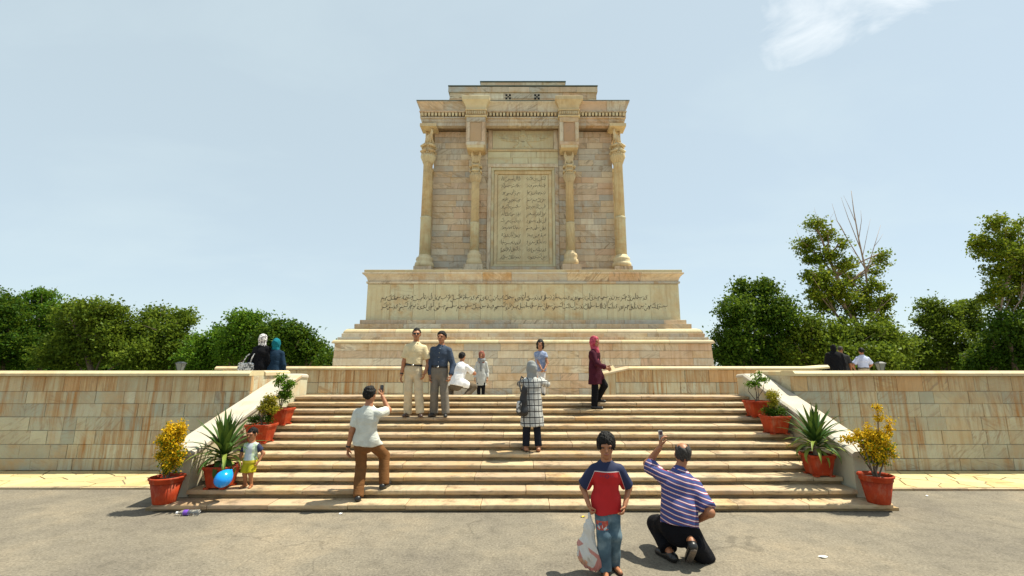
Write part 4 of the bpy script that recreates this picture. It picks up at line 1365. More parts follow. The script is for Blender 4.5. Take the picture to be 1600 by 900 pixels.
    if glasses:
        g = union([ell(hp_(.096, .034, .003), (.030*k, .008*k, .020*k), ax), ell(hp_(.096, -.034, .003), (.030*k, .008*k, .020*k), ax), cone(hp_(.097, -.06, .01), hp_(.097, .06, .01), .005*k, .005*k),
                   cone(hp_(.088, .068, .01), hp_(0, .082, .004), .005*k, .004*k), cone(hp_(.088, -.068, .01), hp_(0, -.082, .004), .005*k, .004*k)], .004)
        skin_obj('sunglasses', g, hc - .14*k, hc + .14*k, .006*k, plain('dark_glass', (.006, .006, .007), .15), root)
    # ---- hair
    if hair:
        style = hair.get('style', 'short')
        g = hair.get('g', .012)
        shell = ell(hp_(-.016, 0, .022), ((.077+g)*k, (.093+g)*k, (.097+g)*k), ax)
        if style == 'short':
            f = inter(shell, plane(hp_(.075, 0, .068 + hair.get('line', 0)), -(hfw * -.62 + hu * .78)), .012*k)
            f = minus(f, ell(hp_(.10, 0, -.02), (.062*k, .075*k, .088*k + hair.get('line', 0)), ax), .008*k)
        elif style == 'fringe':
            f = inter(shell, plane(hp_(-.06, 0, -.055), -(hfw * -.25 + hu * .97)), .012*k)
            f = minus(f, ell(hp_(.115, 0, -.045), (.066*k, .095*k, .096*k), ax), .008*k)
        elif style == 'bob':
            f = union([shell, cone(hp_(-.03, .055, .0), hp_(-.02, .065, -.09), .042*k, .034*k), cone(hp_(-.03, -.055, .0), hp_(-.02, -.065, -.09), .042*k, .034*k), cone(hp_(-.06, 0, 0), hp_(-.05, 0, -.09), .05*k, .045*k)], .03*k)
            f = minus(f, ell(hp_(.115, 0, -.045), (.058*k, .10*k, .085*k), ax), .008*k)
        elif style == 'bald':
            f = inter(shell, plane(hp_(.03, 0, .0), -(hfw * -.75 + hu * .66)), .01*k)
            f = minus(f, ell(hp_(.02, 0, .115), (.060*k, .105*k, .062*k), ax), .008*k)
        f = folds(folds(f, .003*k, seed + 3, 2.2, (1, 1, 1)), .0035*k, seed + 4, 5.0, (1, 1, .35))
        skin_obj('hair', f, hc - .175*k, hc + .165*k, .0068*k, hair['mat'], root)
    # ---- clothes
    def tube_arm(i, frac, r0, r1):
        """sleeve reaching frac of the arm (1 = elbow, 2 = wrist)"""
        if frac <= 1:
            e = sh[i] + (el[i] - sh[i]) * frac
            return inter(cone(sh[i], e + (e - sh[i]) * .15, .031*H*wid + r0, .029*H*wid + r1), plane(e, el[i] - sh[i]), .006)
        e = el[i] + (wr[i] - el[i]) * (frac - 1)
        return union([cone(sh[i], el[i], .031*H*wid + r0, .0255*H*wid + (r0+r1)/2), inter(cone(el[i], e, .0255*H*wid + (r0+r1)/2, .019*H*wid + r1), plane(e, wr[i] - el[i]), .006)], .02)
    if bottom:
        lo_ = bottom.get('loose', .018)
        fs = [cone(pel - spine*.02*H, waist, .088*W + .012 + belly*.2, .080*W + .014 + belly*.4, fwd, .78), cone(hip[0], hip[1], .052*W + .008, .052*W + .008)]
        for i in (0, 1):
            end = bottom.get('end', .97)
            if end <= .6:     # shorts
                kk = hip[i] + (kn[i] - hip[i]) * (end / .5) if end < .5 else kn[i] + (ank[i]-kn[i]) * (end - .5) * 2
                fs.append(inter(cone(hip[i], kk + (kk - hip[i])*.1, .053*W + lo_, .048*W + lo_*1.6), plane(kk, kk - hip[i]), .006))
            else:
                e = ank[i] + (ank[i] - kn[i]) * (bottom.get('drop', .06))
                fs.append(cone(hip[i], kn[i], .050*W + lo_*.6, .036*W + lo_))
                fs.append(inter(cone(kn[i], e, .036*W + lo_, .026*W + lo_ * bottom.get('flare', 1.25)), plane(e, e - kn[i]), .006))
        f = union(fs, .022*min(1, s))
        wl_ = pel + spine * bottom.get('rise', .055) * H
        f = inter(f, plane(wl_, spine), .006)
        f = folds(f, bottom.get('fold', .0035), seed + 11, .75, (1, 1, .9))
        plo = np.array([*hip, *kn, *ank, pel]).min(0) - .12*H; phi = np.array([*hip, *kn, *ank, wl_]).max(0) + .12*H
        plo[2] = max(plo[2], .004)
        tro = skin_obj('trousers' if bottom.get('end', .97) > .6 else 'shorts', f, plo, phi, fine, bottom['mat'], root)
        if belt:
            bf = inter(inter(grow(union([cone(pel - spine*.02*H, waist, .088*W + .012 + belly*.2, .080*W + .014 + belly*.4, fwd, .78), cone(hip[0], hip[1], .052*W + .008, .052*W + .008)], .022), .014),
                             plane(wl_ + spine*.004, spine), .003), plane(wl_ - spine*.034, -spine), .003)
            skin_obj('belt', bf, wl_ - vec(.24, .24, .07), wl_ + vec(.24, .24, .05), .009, belt, tro)
            bk = wl_ - spine*.016 + fwd * (.078*W + .012)
            skin_obj('buckle', ell(bk, (.024, .016, .018), (lft, fwd, UP)), bk - .04, bk + .04, .008, METAL, tro)
    if top:
        g = top.get('loose', .016)
        hem = pel + spine * top.get('hem', -.02) * H
        fs = [cone(pel - spine*.06*H, waist, .090*W + g + belly*.4 + .004, .082*W + g + belly*.7, fwd, .86), cone(waist, chest, .082*W + g + belly*.7, .095*W + g, n_, .74 + belly),
              cone(chest, neck - spine*.06*H, .095*W + g*.8, .066*W + g*.7, n_, .74), cone(neck - spine*.046*H, sh[0], .038*W + g*.5, .031*W + g*.6), cone(neck - spine*.046*H, sh[1], .038*W + g*.5, .031*W + g*.6),
              cone(neck - spine*.075*H, neck - spine*.012*H, .062*W + .01, .036*W + .008)]
        if belly: fs.append(ell(waist + fwd*.05*H, (.085*H + g, .07*H + g, .09*H + g)))
        if top.get('hem', -.02) < 0 or top.get('skirt'):
            for i in (0, 1):
                q_ = hip[i] + (kn[i] - hip[i]) * .45
                fs.append(cone(hip[i] + spine*.03*H, q_, .050*W + g + .004, .046*W + g + .010))
            fs.append(cone(hip[0], hip[1], .056*W + g, .056*W + g))
        if top.get('skirt'):
            sk = top['skirt']        # (drop below the pelvis, radius at the hem)
            b_ = pel - UP * sk[0] * H + vec(sk[2] if len(sk) > 2 else (0, 0, 0))
            fs.append(inter(cone(waist, b_ - UP*.03, .085*W + g, sk[1]*H, fwd, .80), plane(b_, -UP), .006))
            hem = b_
        sl = top.get('sleeve', .62)
        f = union(fs, .022*min(1, s))
        f = inter(f, plane(hem, -spine if not top.get('skirt') else -UP), .006)
        f = union([f] + [tube_arm(i, sl if not hasattr(sl, '__len__') else sl[i], top.get('sr', .014), top.get('se', .020)) for i in (0, 1)], .022*min(1, s))
        f = minus(f, cone(neck + spine*.012*H + fT*.012*H, neck + spine*.1*H, .040*k*1.1, .06*k*1.1), .008)
        f = folds(f, top.get('fold', .0042), seed + 21, .8)
        p = np.array([pel, hem, *sh, *el, *wr, neck])
        tlo, thi = p.min(0) - .13*H, p.max(0) + .10*H
        topo = skin_obj(top.get('name', 'shirt'), f, tlo, thi, fine, top['mat'], root)
        if top.get('collar'):
            cf = union([cone(neck + spine*.004*H - fT*.03*H - lT*.02*H, neck - spine*.016*H + fT*.042*H - lT*.024*H, .020*s, .017*s), cone(neck + spine*.004*H - fT*.03*H + lT*.02*H, neck - spine*.016*H + fT*.042*H + lT*.024*H, .020*s, .017*s),
                        cone(neck + spine*.006*H - fT*.032*H - lT*.02*H, neck + spine*.006*H - fT*.032*H + lT*.02*H, .022*s, .022*s)], .012)
            skin_obj('collar', cf, neck - .14*s, neck + .14*s, .009, top['collar'], topo)
        if top.get('buttons'):
            # placket down the front
            for q in range(5):
                t = .14 + .17*q
                p0 = pel + spine * torso * (1 - t) + fwd * 0
                # march outwards to the cloth
                ds = np.linspace(0.02, .25, 60)
                pp = (p0[None] + ds[:, None]*n_[None]).astype(F4)
                dv = f(pp); w_ = np.argmax(dv > 0)
                c_ = pp[w_]
                skin_obj('button', ell(c_, (.008, .005, .008), (lT, n_, UP)), c_ - .014, c_ + .014, .0045, top['buttons'], topo)
        J['topf'] = f
    if shoes is not None:
        for i in (0, 1):
            hl_, tip, td = tips[i]
            if sandals:
                f = union([cone(hl_ - UP*.012*H, tip - UP*.008*H, .022*H, .023*H, UP, .45), cone(hl_ + td*.06*H + np.cross(UP, td)*.022*H, hl_ + td*.06*H + UP*.022*H, .012*H, .012*H), cone(hl_ + td*.06*H - np.cross(UP, td)*.022*H, hl_ + td*.06*H + UP*.022*H, .012*H, .012*H)], .008)
            else:
                f = union([cone(hl_, tip, .0265*H, .0215*H), cone(ank[i] - UP*.01*H, hl_, .026*H, .0265*H)], .015)
                if not heel[i]: f = inter(f, plane(feet[i] + UP*.003, -UP), .004)
            p = np.array([hl_, tip, ank[i]])
            o = skin_obj('sandal' if sandals else 'shoe', f, p.min(0) - .06*H, p.max(0) + .05*H, .0095*max(.6, s), shoes, root)
            if heel[i]:
                sd = unit(tip - hl_)
                sn = unit(np.cross(np.cross(sd, UP), sd)); sn = -sn if sn[2] > 0 else sn
                f2 = cone(hl_ + sn*.024*H, tip + sn*.016*H, .020*H, .020*H, sn, .4)
                skin_obj('sole', f2, p.min(0) - .07*H, p.max(0) + .05*H, .0095, SOLE, o)
    if scarf:
        r_ = np.random.RandomState(seed)
        shell = ell(hp_(-.016, 0, .018), (.092*k, .112*k, .114*k), ax)
        fs = [shell, cone(hp_(-.02, 0, -.04), neck - spine*.01*H, .088*k, .075*k), cone(neck - spine*.01*H, neck - spine*.045*H + fT*.02*H, .080*k, .10*k, fT, .8)]
        if scarf.get('tail'):
            for tdir in scarf['tail']:
                p0 = neck - spine*.02*H + vec(tdir[0]) ; p1 = vec(tdir[1]) + neck
                fs.append(cone(p0, p1, .055*k, tdir[2]*k, fT, .45))
        f = union(fs, .04*k)
        op = ell(hp_(.125, 0, -.02), (.056*k, .085*k, .086*k), ax)
        f = minus(f, op, .01*k)
        f = folds(f, .0045, seed + 31, 1.1, (1, 1, .8))
        e = .33*k
        skin_obj('headscarf', f, hc - vec(e, e, e*1.6 + scarf.get('long', 0)), hc + vec(e, e, .16*k), .009*k, scarf['mat'], root)
    if watch:
        i = watch - 1
        d = unit(wr[i] - el[i]); c_ = wr[i] - d*.03
        skin_obj('wristwatch', inter(inter(cone(el[i], wr[i], .0255*H*wid + .006, .0175*H*wid + .006), plane(c_ + d*.012, d), .002), plane(c_ - d*.012, -d), .002), c_ - .06, c_ + .06, .007, BELT, root)
    return J
# ---- cloth patterns (in the wearer's own coordinates)
def stripes_mat():
    m, nt, b = nodes('striped_jersey'); b.inputs['Roughness'].default_value = .85
    t = N(nt, 'ShaderNodeTexCoord'); sp = N(nt, 'ShaderNodeSeparateXYZ'); L(nt, t.outputs['Object'], sp.inputs[0])
    nz = N(nt, 'ShaderNodeTexNoise', i_Scale=5.0); L(nt, t.outputs['Object'], nz.inputs['Vector'])
    v = mth(nt, 'ADD', sp.outputs['Z'], mth(nt, 'MULTIPLY', sp.outputs['X'], .30))
    v = mth(nt, 'ADD', v, mth(nt, 'MULTIPLY', nz.outputs['Fac'], .02))
    v = mth(nt, 'FRACT', mth(nt, 'MULTIPLY', v, 21.0))
    r = ramp(nt, [(0.0, (.032, .055, .19)), (.56, (.30, .022, .035)), (.68, (.62, .58, .60)), (.84, (.30, .022, .035)), (.93, (.032, .055, .19))], 'CONSTANT')
    L(nt, v, r.inputs[0]); L(nt, r.outputs[0], b.inputs['Base Color'])
    return m
def plaid_mat():
    m, nt, b = nodes('plaid_cloth'); b.inputs['Roughness'].default_value = .85
    t = N(nt, 'ShaderNodeTexCoord'); sp = N(nt, 'ShaderNodeSeparateXYZ'); L(nt, t.outputs['Object'], sp.inputs[0])
    nz = N(nt, 'ShaderNodeTexNoise', i_Scale=4.0); L(nt, t.outputs['Object'], nz.inputs['Vector'])
    w = mth(nt, 'MULTIPLY', nz.outputs['Fac'], .03)
    u = mth(nt, 'FRACT', mth(nt, 'MULTIPLY', mth(nt, 'ADD', mth(nt, 'ADD', sp.outputs['X'], w), mth(nt, 'MULTIPLY', sp.outputs['Y'], .35)), 12.0))
    v = mth(nt, 'FRACT', mth(nt, 'MULTIPLY', mth(nt, 'ADD', sp.outputs['Z'], w), 10.5))
    a = mth(nt, 'LESS_THAN', u, .16); c = mth(nt, 'LESS_THAN', v, .17)
    a2 = mth(nt, 'LESS_THAN', mth(nt, 'ABSOLUTE', mth(nt, 'SUBTRACT', u, .5)), .05); c2 = mth(nt, 'LESS_THAN', mth(nt, 'ABSOLUTE', mth(nt, 'SUBTRACT', v, .5)), .05)
    col = mixc(nt, mth(nt, 'MULTIPLY', mth(nt, 'MAXIMUM', a2, c2), .45), (.42, .42, .40), (.18, .18, .18))
    col = mixc(nt, mth(nt, 'MAXIMUM', a, c), col, (.022, .022, .026))
    L(nt, col, b.inputs['Base Color'])
    return m
def boy_shirt_mat(cx, zyoke, neckz):
    m, nt, b = nodes('red_and_navy_jersey'); b.inputs['Roughness'].default_value = .8
    t = N(nt, 'ShaderNodeTexCoord'); sp = N(nt, 'ShaderNodeSeparateXYZ'); L(nt, t.outputs['Object'], sp.inputs[0])
    x = mth(nt, 'ABSOLUTE', mth(nt, 'SUBTRACT', sp.outputs['X'], cx))
    # the yoke's lower edge runs level over the chest and falls steeply towards the armpits
    e = mth(nt, 'SUBTRACT', zyoke, mth(nt, 'MULTIPLY', mth(nt, 'MAXIMUM', mth(nt, 'SUBTRACT', x, .118), 0.0), 2.6))
    h = mth(nt, 'SUBTRACT', sp.outputs['Z'], e)
    nz = N(nt, 'ShaderNodeTexNoise', i_Scale=14.0); L(nt, t.outputs['Object'], nz.inputs['Vector'])
    red = mixc(nt, nz.outputs['Fac'], (.34, .003, .005), (.46, .005, .008))
    c = mixc(nt, mth(nt, 'GREATER_THAN', h, -.004), red, (.55, .5, .5))
    c = mixc(nt, mth(nt, 'GREATER_THAN', h, .004), c, (.006, .013, .055))
    # small printed crest with a line of letters on the chest
    dx = mth(nt, 'SUBTRACT', sp.outputs['X'], cx - .005); dz = mth(nt, 'SUBTRACT', sp.outputs['Z'], zyoke - .038)
    rr = mth(nt, 'SQRT', mth(nt, 'ADD', mth(nt, 'MULTIPLY', dx, dx), mth(nt, 'MULTIPLY', dz, dz)))
    crest = mth(nt, 'LESS_THAN', rr, .020)
    inner = mth(nt, 'LESS_THAN', rr, .010)
    lets = mth(nt, 'MULTIPLY', mth(nt, 'LESS_THAN', mth(nt, 'ABSOLUTE', dz), .008), mth(nt, 'LESS_THAN', mth(nt, 'ABSOLUTE', dx), .068))
    bars = mth(nt, 'LESS_THAN', mth(nt, 'FRACT', mth(nt, 'MULTIPLY', dx, 62.0)), .5)
    frontal = mth(nt, 'LESS_THAN', sp.outputs['Y'], -.02)
    ink = mth(nt, 'MULTIPLY', frontal, mth(nt, 'MAXIMUM', mth(nt, 'SUBTRACT', crest, inner), mth(nt, 'MULTIPLY', mth(nt, 'MULTIPLY', lets, bars), mth(nt, 'SUBTRACT', 1.0, crest))))
    c = mixc(nt, mth(nt, 'MULTIPLY', ink, .75), c, (.09, .015, .05))
    L(nt, c, b.inputs['Base Color'])
    return m
def jeans_mat(px, pz):
    m, nt, b = nodes('faded_denim'); b.inputs['Roughness'].default_value = .85
    t = N(nt, 'ShaderNodeTexCoord'); sp = N(nt, 'ShaderNodeSeparateXYZ'); L(nt, t.outputs['Object'], sp.inputs[0])
    n1 = N(nt, 'ShaderNodeTexNoise', i_Scale=7.0, i_Detail=4.0); L(nt, t.outputs['Object'], n1.inputs['Vector'])
    r = ramp(nt, [(.32, (.025, .055, .085)), (.5, (.06, .11, .145)), (.68, (.17, .23, .26))]); L(nt, n1.outputs['Fac'], r.inputs[0])
    # printed patch high on one thigh
    n2 = N(nt, 'ShaderNodeTexVoronoi', i_Scale=38.0); L(nt, t.outputs['Object'], n2.inputs['Vector'])
    pr = ramp(nt, [(0.0, (.42, .05, .02)), (.3, (.55, .16, .05)), (.5, (.5, .5, .48)), (.7, (.07, .10, .16)), (.85, (.45, .05, .03))], 'CONSTANT')
    L(nt, N_sep(nt, n2.outputs['Color']), pr.inputs[0])
    dx = mth(nt, 'ABSOLUTE', mth(nt, 'SUBTRACT', sp.outputs['X'], px)); dz = mth(nt, 'ABSOLUTE', mth(nt, 'SUBTRACT', sp.outputs['Z'], pz))
    mask = mth(nt, 'MULTIPLY', mth(nt, 'LESS_THAN', dx, .055), mth(nt, 'LESS_THAN', dz, .038))
    L(nt, mixc(nt, mth(nt, 'MULTIPLY', mask, .85), r.outputs[0], pr.outputs[0]), b.inputs['Base Color'])
    return m
def N_sep(nt, col):
    s_ = nt.nodes.new('ShaderNodeSeparateColor'); nt.links.new(col, s_.inputs[0]); return s_.outputs[0]
def toddler_shirt_mat(cx):
    m, nt, b = nodes('toddler_jersey'); b.inputs['Roughness'].default_value = .85
    t = N(nt, 'ShaderNodeTexCoord'); sp = N(nt, 'ShaderNodeSeparateXYZ'); L(nt, t.outputs['Object'], sp.inputs[0])
    x = mth(nt, 'ABSOLUTE', mth(nt, 'SUBTRACT', sp.outputs['X'], cx))
    n1 = N(nt, 'ShaderNodeTexNoise', i_Scale=16.0); L(nt, t.outputs['Object'], n1.inputs['Vector'])
    body = ramp(nt, [(.35, (.30, .42, .30)), (.5, (.55, .62, .50)), (.65, (.42, .58, .16))]); L(nt, n1.outputs['Fac'], body.inputs[0])
    mid = mth(nt, 'LESS_THAN', x, .045)
    c = mixc(nt, mth(nt, 'MULTIPLY', mid, .7), body.outputs[0], (.42, .46, .58))
    c = mixc(nt, mth(nt, 'GREATER_THAN', x, .098), c, (.015, .02, .06))
    c = mixc(nt, mth(nt, 'LESS_THAN', sp.outputs['Z'], .385), c, (.50, .40, .02))
    L(nt, c, b.inputs['Base Color'])
    return m
def mottle(name, c1, c2, sc=30):
    m, nt, b = nodes(name); b.inputs['Roughness'].default_value = .8
    t = N(nt, 'ShaderNodeTexCoord'); n1 = N(nt, 'ShaderNodeTexNoise', i_Scale=float(sc), i_Detail=2.0); L(nt, t.outputs['Object'], n1.inputs['Vector'])
    r = ramp(nt, [(.44, c1), (.54, c2)]); L(nt, n1.outputs['Fac'], r.inputs[0]); L(nt, r.outputs[0], b.inputs['Base Color'])
    return m

short = dict(style='short', mat=HAIR)
BLACK = fabric('black_cloth', (.006, .006, .008))
NAVY = fabric('navy_cloth', (.030, .042, .065))

# -- man photographing from the lowest steps, back to us
bx, by = -2.20, 6.72
man1 = person('man in pale grey T-shirt and brown trousers on the lowest steps, raising a phone', (bx, by, tread(1)), 1.585, face=172, head_h=.235,
    pelvis=(-.06, .10, .80), lean=(.03, -.02), feet=((-.09, .03, 0), (.20, .24, .1125)), knees=((-.1, 1, 0), (.35, 1, 0)),
    toes=((-.3, 1, 0), (.2, 1, 0)), hands=((-.315, .12, .66), (.075, .36, 1.40)), elbows=((-.4, -.6, 0), (.55, .5, -.6)),
    palm=((1, 0, 0), (-1, .3, 0)), hdir=((.03, .05, -1), (-.1, .15, 1)), curl=(.4, .55), head=(-6, 6), wid=1.02,
    top=dict(mat=fabric('pale_tshirt', (.52, .53, .48)), sleeve=.72, hem=-.045, loose=.014, se=.026), bottom=dict(mat=fabric('brown_trousers', (.155, .070, .026)), loose=.020, flare=1.5), hair=short, seed=1, fine=.012, detail=False, watch=1)
# feet[0] is the person's left: facing away, his left is on our left
# -- the two men posing
bx, by = -2.11, 9.06
man2 = person('man in cream short-sleeved shirt, beige trousers and sunglasses posing on the steps', (bx, by, tread(9)), 1.70, face=6, head_h=.235,
    feet=((.15, -.06, 0), (-.11, .02, 0)), pelvis=(-.03, .02, None), lean=(.035, 0), shrug=(-.012, .008), hands=((.215, -.06, .82), (-.255, -.02, .76)), wid=.98, head=(4, 0),
    top=dict(mat=fabric('cream_shirt', (.60, .50, .31)), sleeve=.75, hem=.060, loose=.022, se=.034, sr=.018, collar=fabric('cream_collar', (.58, .48, .30)), buttons=METAL),
    bottom=dict(mat=fabric('beige_trousers', (.52, .43, .29)), loose=.020, flare=1.9, rise=.06), belt=BELT, shoes=SHOE_BROWN, hair=dict(style='short', mat=HAIR, g=.008, line=.006), glasses=True, seed=2, watch=2)
bx, by = -1.615, 9.10
man3 = person('man in dark blue long-sleeved shirt and grey trousers posing on the steps', (bx, by, tread(9)), 1.64, face=-4, head_h=.232,
    feet=((.14, -.08, 0), (-.10, .02, 0)), pelvis=(-.02, 0, None), lean=(.03, .01), shrug=(-.01, .01), hands=((.225, -.12, .77), (-.19, -.04, .76)), wid=1.0, head=(-6, 2), curl=(.6, .5),
    top=dict(mat=fabric('dark_blue_shirt', (.045, .062, .095)), sleeve=1.92, hem=.060, loose=.020, se=.016, sr=.016, collar=NAVY, buttons=METAL),
    bottom=dict(mat=fabric('grey_trousers', (.165, .145, .12)), loose=.020, flare=1.8, rise=.06), belt=BELT, hair=dict(style='short', mat=HAIR, g=.016), seed=3)
# -- crouching man in white, back to us
person('man in white shirt crouching on the terrace beside the girl in grey', (-1.66, 12.0, FLOOR), 1.72, face=160, pelvis=(-.03, -.02, .50), lean=(.10, .12),
    feet=((-.16, .06, 0), (.16, -.02, 0)), knees=((-.3, 1, .5), (.9, .6, .2)), hands=((.16, .42, .86), (.30, .36, .84)), elbows=((-.6, 0, -.6), (.8, 0, -.7)),
    hdir=((.2, 1, .3), (.0, 1, .3)), palm=((1, 0, 0), (-1, 0, 0)), top=dict(mat=fabric('white_shirt', (.74, .74, .76)), sleeve=.75, hem=-.04, loose=.026, se=.03),
    bottom=dict(mat=fabric('dark_taupe_trousers', (.11, .085, .06)), loose=.022), hair=short, seed=4, detail=False, heel=(0, .05))
# -- girl in grey coat
LTGREY = fabric('light_grey_cloth', (.42, .43, .42))
gg = person('girl in light grey coat with red and grey headscarf standing before the monument', (-1.15, 13.0, FLOOR), 1.36, face=0, head_h=.215, wid=.88, leg=.50,
    top=dict(mat=LTGREY, sleeve=1.85, skirt=(.20, .105), loose=.018, se=.018, name='coat'), bottom=dict(mat=BLACK, loose=.012), skinmat=SKIN_FAIR,
    scarf=dict(mat=mottle('red_brown_scarf', (.16, .035, .02), (.22, .07, .04))), hair=None, seed=5)
n_ = gg['neck']
skin_obj('shawl', folds(union([cone(n_ + vec(-.07, .01, .0), n_ + vec(.07, .01, .0), .055, .055), cone(n_ + vec(-.05, -.06, -.01), n_ + vec(.05, -.06, -.01), .05, .05), cone(n_ + vec(-.01, -.09, -.03), n_ + vec(-.005, -.12, -.30), .045, .03, (0, 1, 0), .5)], .03), .004, 77, 1.2),
         n_ + vec(-.18, -.22, -.40), n_ + vec(.18, .12, .1), .011, fabric('grey_shawl', (.20, .21, .22)), gg['root'])
# -- small girl in blue top
person('small girl with bobbed hair and pale blue top behind the woman in plaid', (.40, 10.14, tread(12)), 1.205, face=-6, head_h=.205, wid=.86, leg=.48,
    hands=((.085, -.15, .56), (.02, -.15, .56)), elbows=((.7, .4, -.3), (-.7, .4, -.3)), hdir=((-.5, -.3, -.6), (.5, -.3, -.6)),
    top=dict(mat=mottle('pale_blue_cotton', (.17, .22, .36), (.28, .33, .46), 22), sleeve=.42, hem=-.06, loose=.020, se=.026), bottom=dict(mat=fabric('white_trousers', (.60, .58, .56)), loose=.012),
    hair=dict(style='bob', mat=HAIR, g=.014), seed=6, skinmat=SKIN_FAIR)
# -- woman in plaid coat
PLAID = plaid_mat()
wp = person('woman in black and white plaid coat and grey headscarf, photographing with her back to us', (.165, 7.93, tread(5)), 1.485, face=188, head_h=.222, wid=.95,
    feet=((-.105, .0, 0), (.105, .0, 0)), hands=((-.02, .30, 1.20), (.10, .31, 1.20)), elbows=((-.9, 0, -.5), (.9, 0, -.5)), hdir=((.2, .5, .8), (-.2, .5, .8)), palm=((1, 0, 0), (-1, 0, 0)), head=(8, 4),
    top=dict(mat=PLAID, sleeve=1.9, skirt=(.245, .142), loose=.022, se=.02, sr=.018, name='coat', fold=.005), bottom=dict(mat=fabric('black_trousers', (.012, .014, .022)), loose=.014, flare=1.5, drop=-.06), 
    scarf=dict(mat=fabric('grey_scarf', (.26, .27, .27))), shoes=SHOE_BROWN, sandals=True, seed=7, detail=False)
# -- woman in burgundy, turned to the right
BURG = fabric('burgundy_cloth', (.055, .010, .020))
person('woman in dark burgundy coat and pink headscarf on the upper steps', (1.50, 9.40, tread(10)), 1.44, face=58, head_h=.222, wid=.95,
    feet=((.05, .24, .1125), (-.05, -.02, 0)), pelvis=(-.01, .06, .77), toes=((.8, -.3, 0), (.8, -.4, 0)), hands=((.22, .06, .83), (.20, -.10, .80)), elbows=((-.5, .6, -.3), (-.6, -.5, -.3)), hdir=((1, 0, .05), (1, 0, .05)), head=(-22, 0), curl=(.7, .7),
    top=dict(mat=BURG, sleeve=1.88, skirt=(.20, .118), loose=.022, se=.022, name='coat'), bottom=dict(mat=BLACK, loose=.018, flare=1.6),
    scarf=dict(mat=mottle('pink_scarf', (.30, .022, .05), (.46, .06, .10), 26), tail=[((-.02, .0, 0), (-.075, -.03, -.20), .05), ((.05, -.05, 0), (.07, -.08, -.22), .04)], long=.1), seed=8)
# -- toddler
tod = person('barefaced toddler in yellow shorts and pale green shirt with navy sleeves on the second step', (-4.0, 7.02, tread(2)), .835, face=2, head_h=.178, wid=1.05, leg=.43,
    feet=((.05, .0, 0), (-.05, .02, 0)), hands=((.135, -.02, .36), (-.125, -.06, .355)), top=dict(mat=toddler_shirt_mat(0.0), sleeve=.62, hem=-.02, loose=.014, se=.018, fold=.003),
    bottom=dict(mat=fabric('yellow_shorts', (.42, .36, .015)), end=.47, loose=.014, fold=.002), hair=dict(style='fringe', mat=HAIR, g=.007), shoes=fabric('tan_sandal', (.30, .11, .04)), sandals=True, seed=9, fine=.010, head=(-4, -8))
tod['root']['label'] = 'toddler in yellow shorts and pale green shirt with navy sleeves, holding a blue balloon'
# -- boy in red
boy = person('boy in red T-shirt with navy shoulders and faded jeans, carrying a plastic bag', (.825, 4.74, 0), 1.285, face=-4, head_h=.232, wid=.97, leg=.50,
    feet=((.065, .07, 0), (-.04, -.05, 0)), toes=((.25, -1, 0), (-.1, -1, 0)), pelvis=(0, .02, .635), lean=(.01, -.02), knees=((.1, -1, 0), (0, -1, 0)),
    hands=((.165, -.05, .605), (-.175, -.03, .60)), curl=(.5, 1.0), head=(-4, -10),
    top=dict(mat=boy_shirt_mat(.0, .925, 1.0), sleeve=.88, hem=-.075, loose=.016, se=.030, sr=.016, fold=.0045), bottom=dict(mat=jeans_mat(-.06, .445), loose=.020, flare=1.45),
    hair=dict(style='fringe', mat=HAIR, g=.017), shoes=fabric('dark_sandal', (.06, .03, .02)), sandals=True, seed=10, fine=.010)
# -- crouching man with striped polo shirt
sq = person('balding man in blue, red and white striped polo crouching on the asphalt, raising a phone', (1.60, 4.93, 0), 1.70, face=172, head_h=.232, wid=.97, belly=.03,
    pelvis=(-.005, .04, .335), lean=(.075, .13), twist=0, shrug=(.03, -.045), feet=((-.10, .08, 0), (.06, -.10, 0)), heel=(0, .17), toes=((-.45, 1, 0), (.1, 1, 0)),
    knees=((-.08, 1, .5), (.5, 1, -.15)), hands=((-.075, .32, 1.06), (.21, .13, .36)), elbows=((-.5, .6, -.6), (.2, -.6, -.1)), hdir=((.15, .1, 1), (-.1, .4, -1)), palm=((1, .1, 0), (-1, 0, 0)), curl=(.55, .5),
    head=(14, 8), headoff=(.05, .0), top=dict(mat=stripes_mat(), sleeve=.85, hem=.005, loose=.022, se=.034, sr=.020, fold=.005, collar=fabric('blue_collar', (.05, .08, .25))),
    bottom=dict(mat=BLACK, loose=.030, flare=1.5, drop=-.08), hair=dict(style='bald', mat=HAIR_GREY, g=.006), seed=11, fine=.011, detail=False)
# -- pair of women by the left wall
DKB = fabric('blue_black_coat', (.008, .010, .022))
person('woman in black coat with white patterned headscarf behind the left wall', (-6.22, 10.95, FLOOR), 1.69, face=176, head_h=.222, wid=.92, hands=((-.27, -.02, .80), None),
    top=dict(mat=BLACK, sleeve=1.92, skirt=(.26, .13), loose=.03, name='coat'), bottom=dict(mat=BLACK), scarf=dict(mat=mottle('white_print_scarf', (.10, .09, .10), (.62, .60, .60), 22), tail=[((.04, -.04, -.01), (.09, -.10, -.18), .04)], long=.08), seed=12, detail=False)
person('woman in navy coat with teal headscarf behind the left wall', (-5.93, 11.02, FLOOR), 1.585, face=184, head_h=.222, wid=.98,
    top=dict(mat=fabric('teal_navy_coat', (.010, .026, .050)), sleeve=1.92, skirt=(.26, .14), loose=.03, name='coat'), bottom=dict(mat=BLACK), scarf=dict(mat=fabric('teal_scarf', (.008, .13, .17))), seed=13, detail=False)
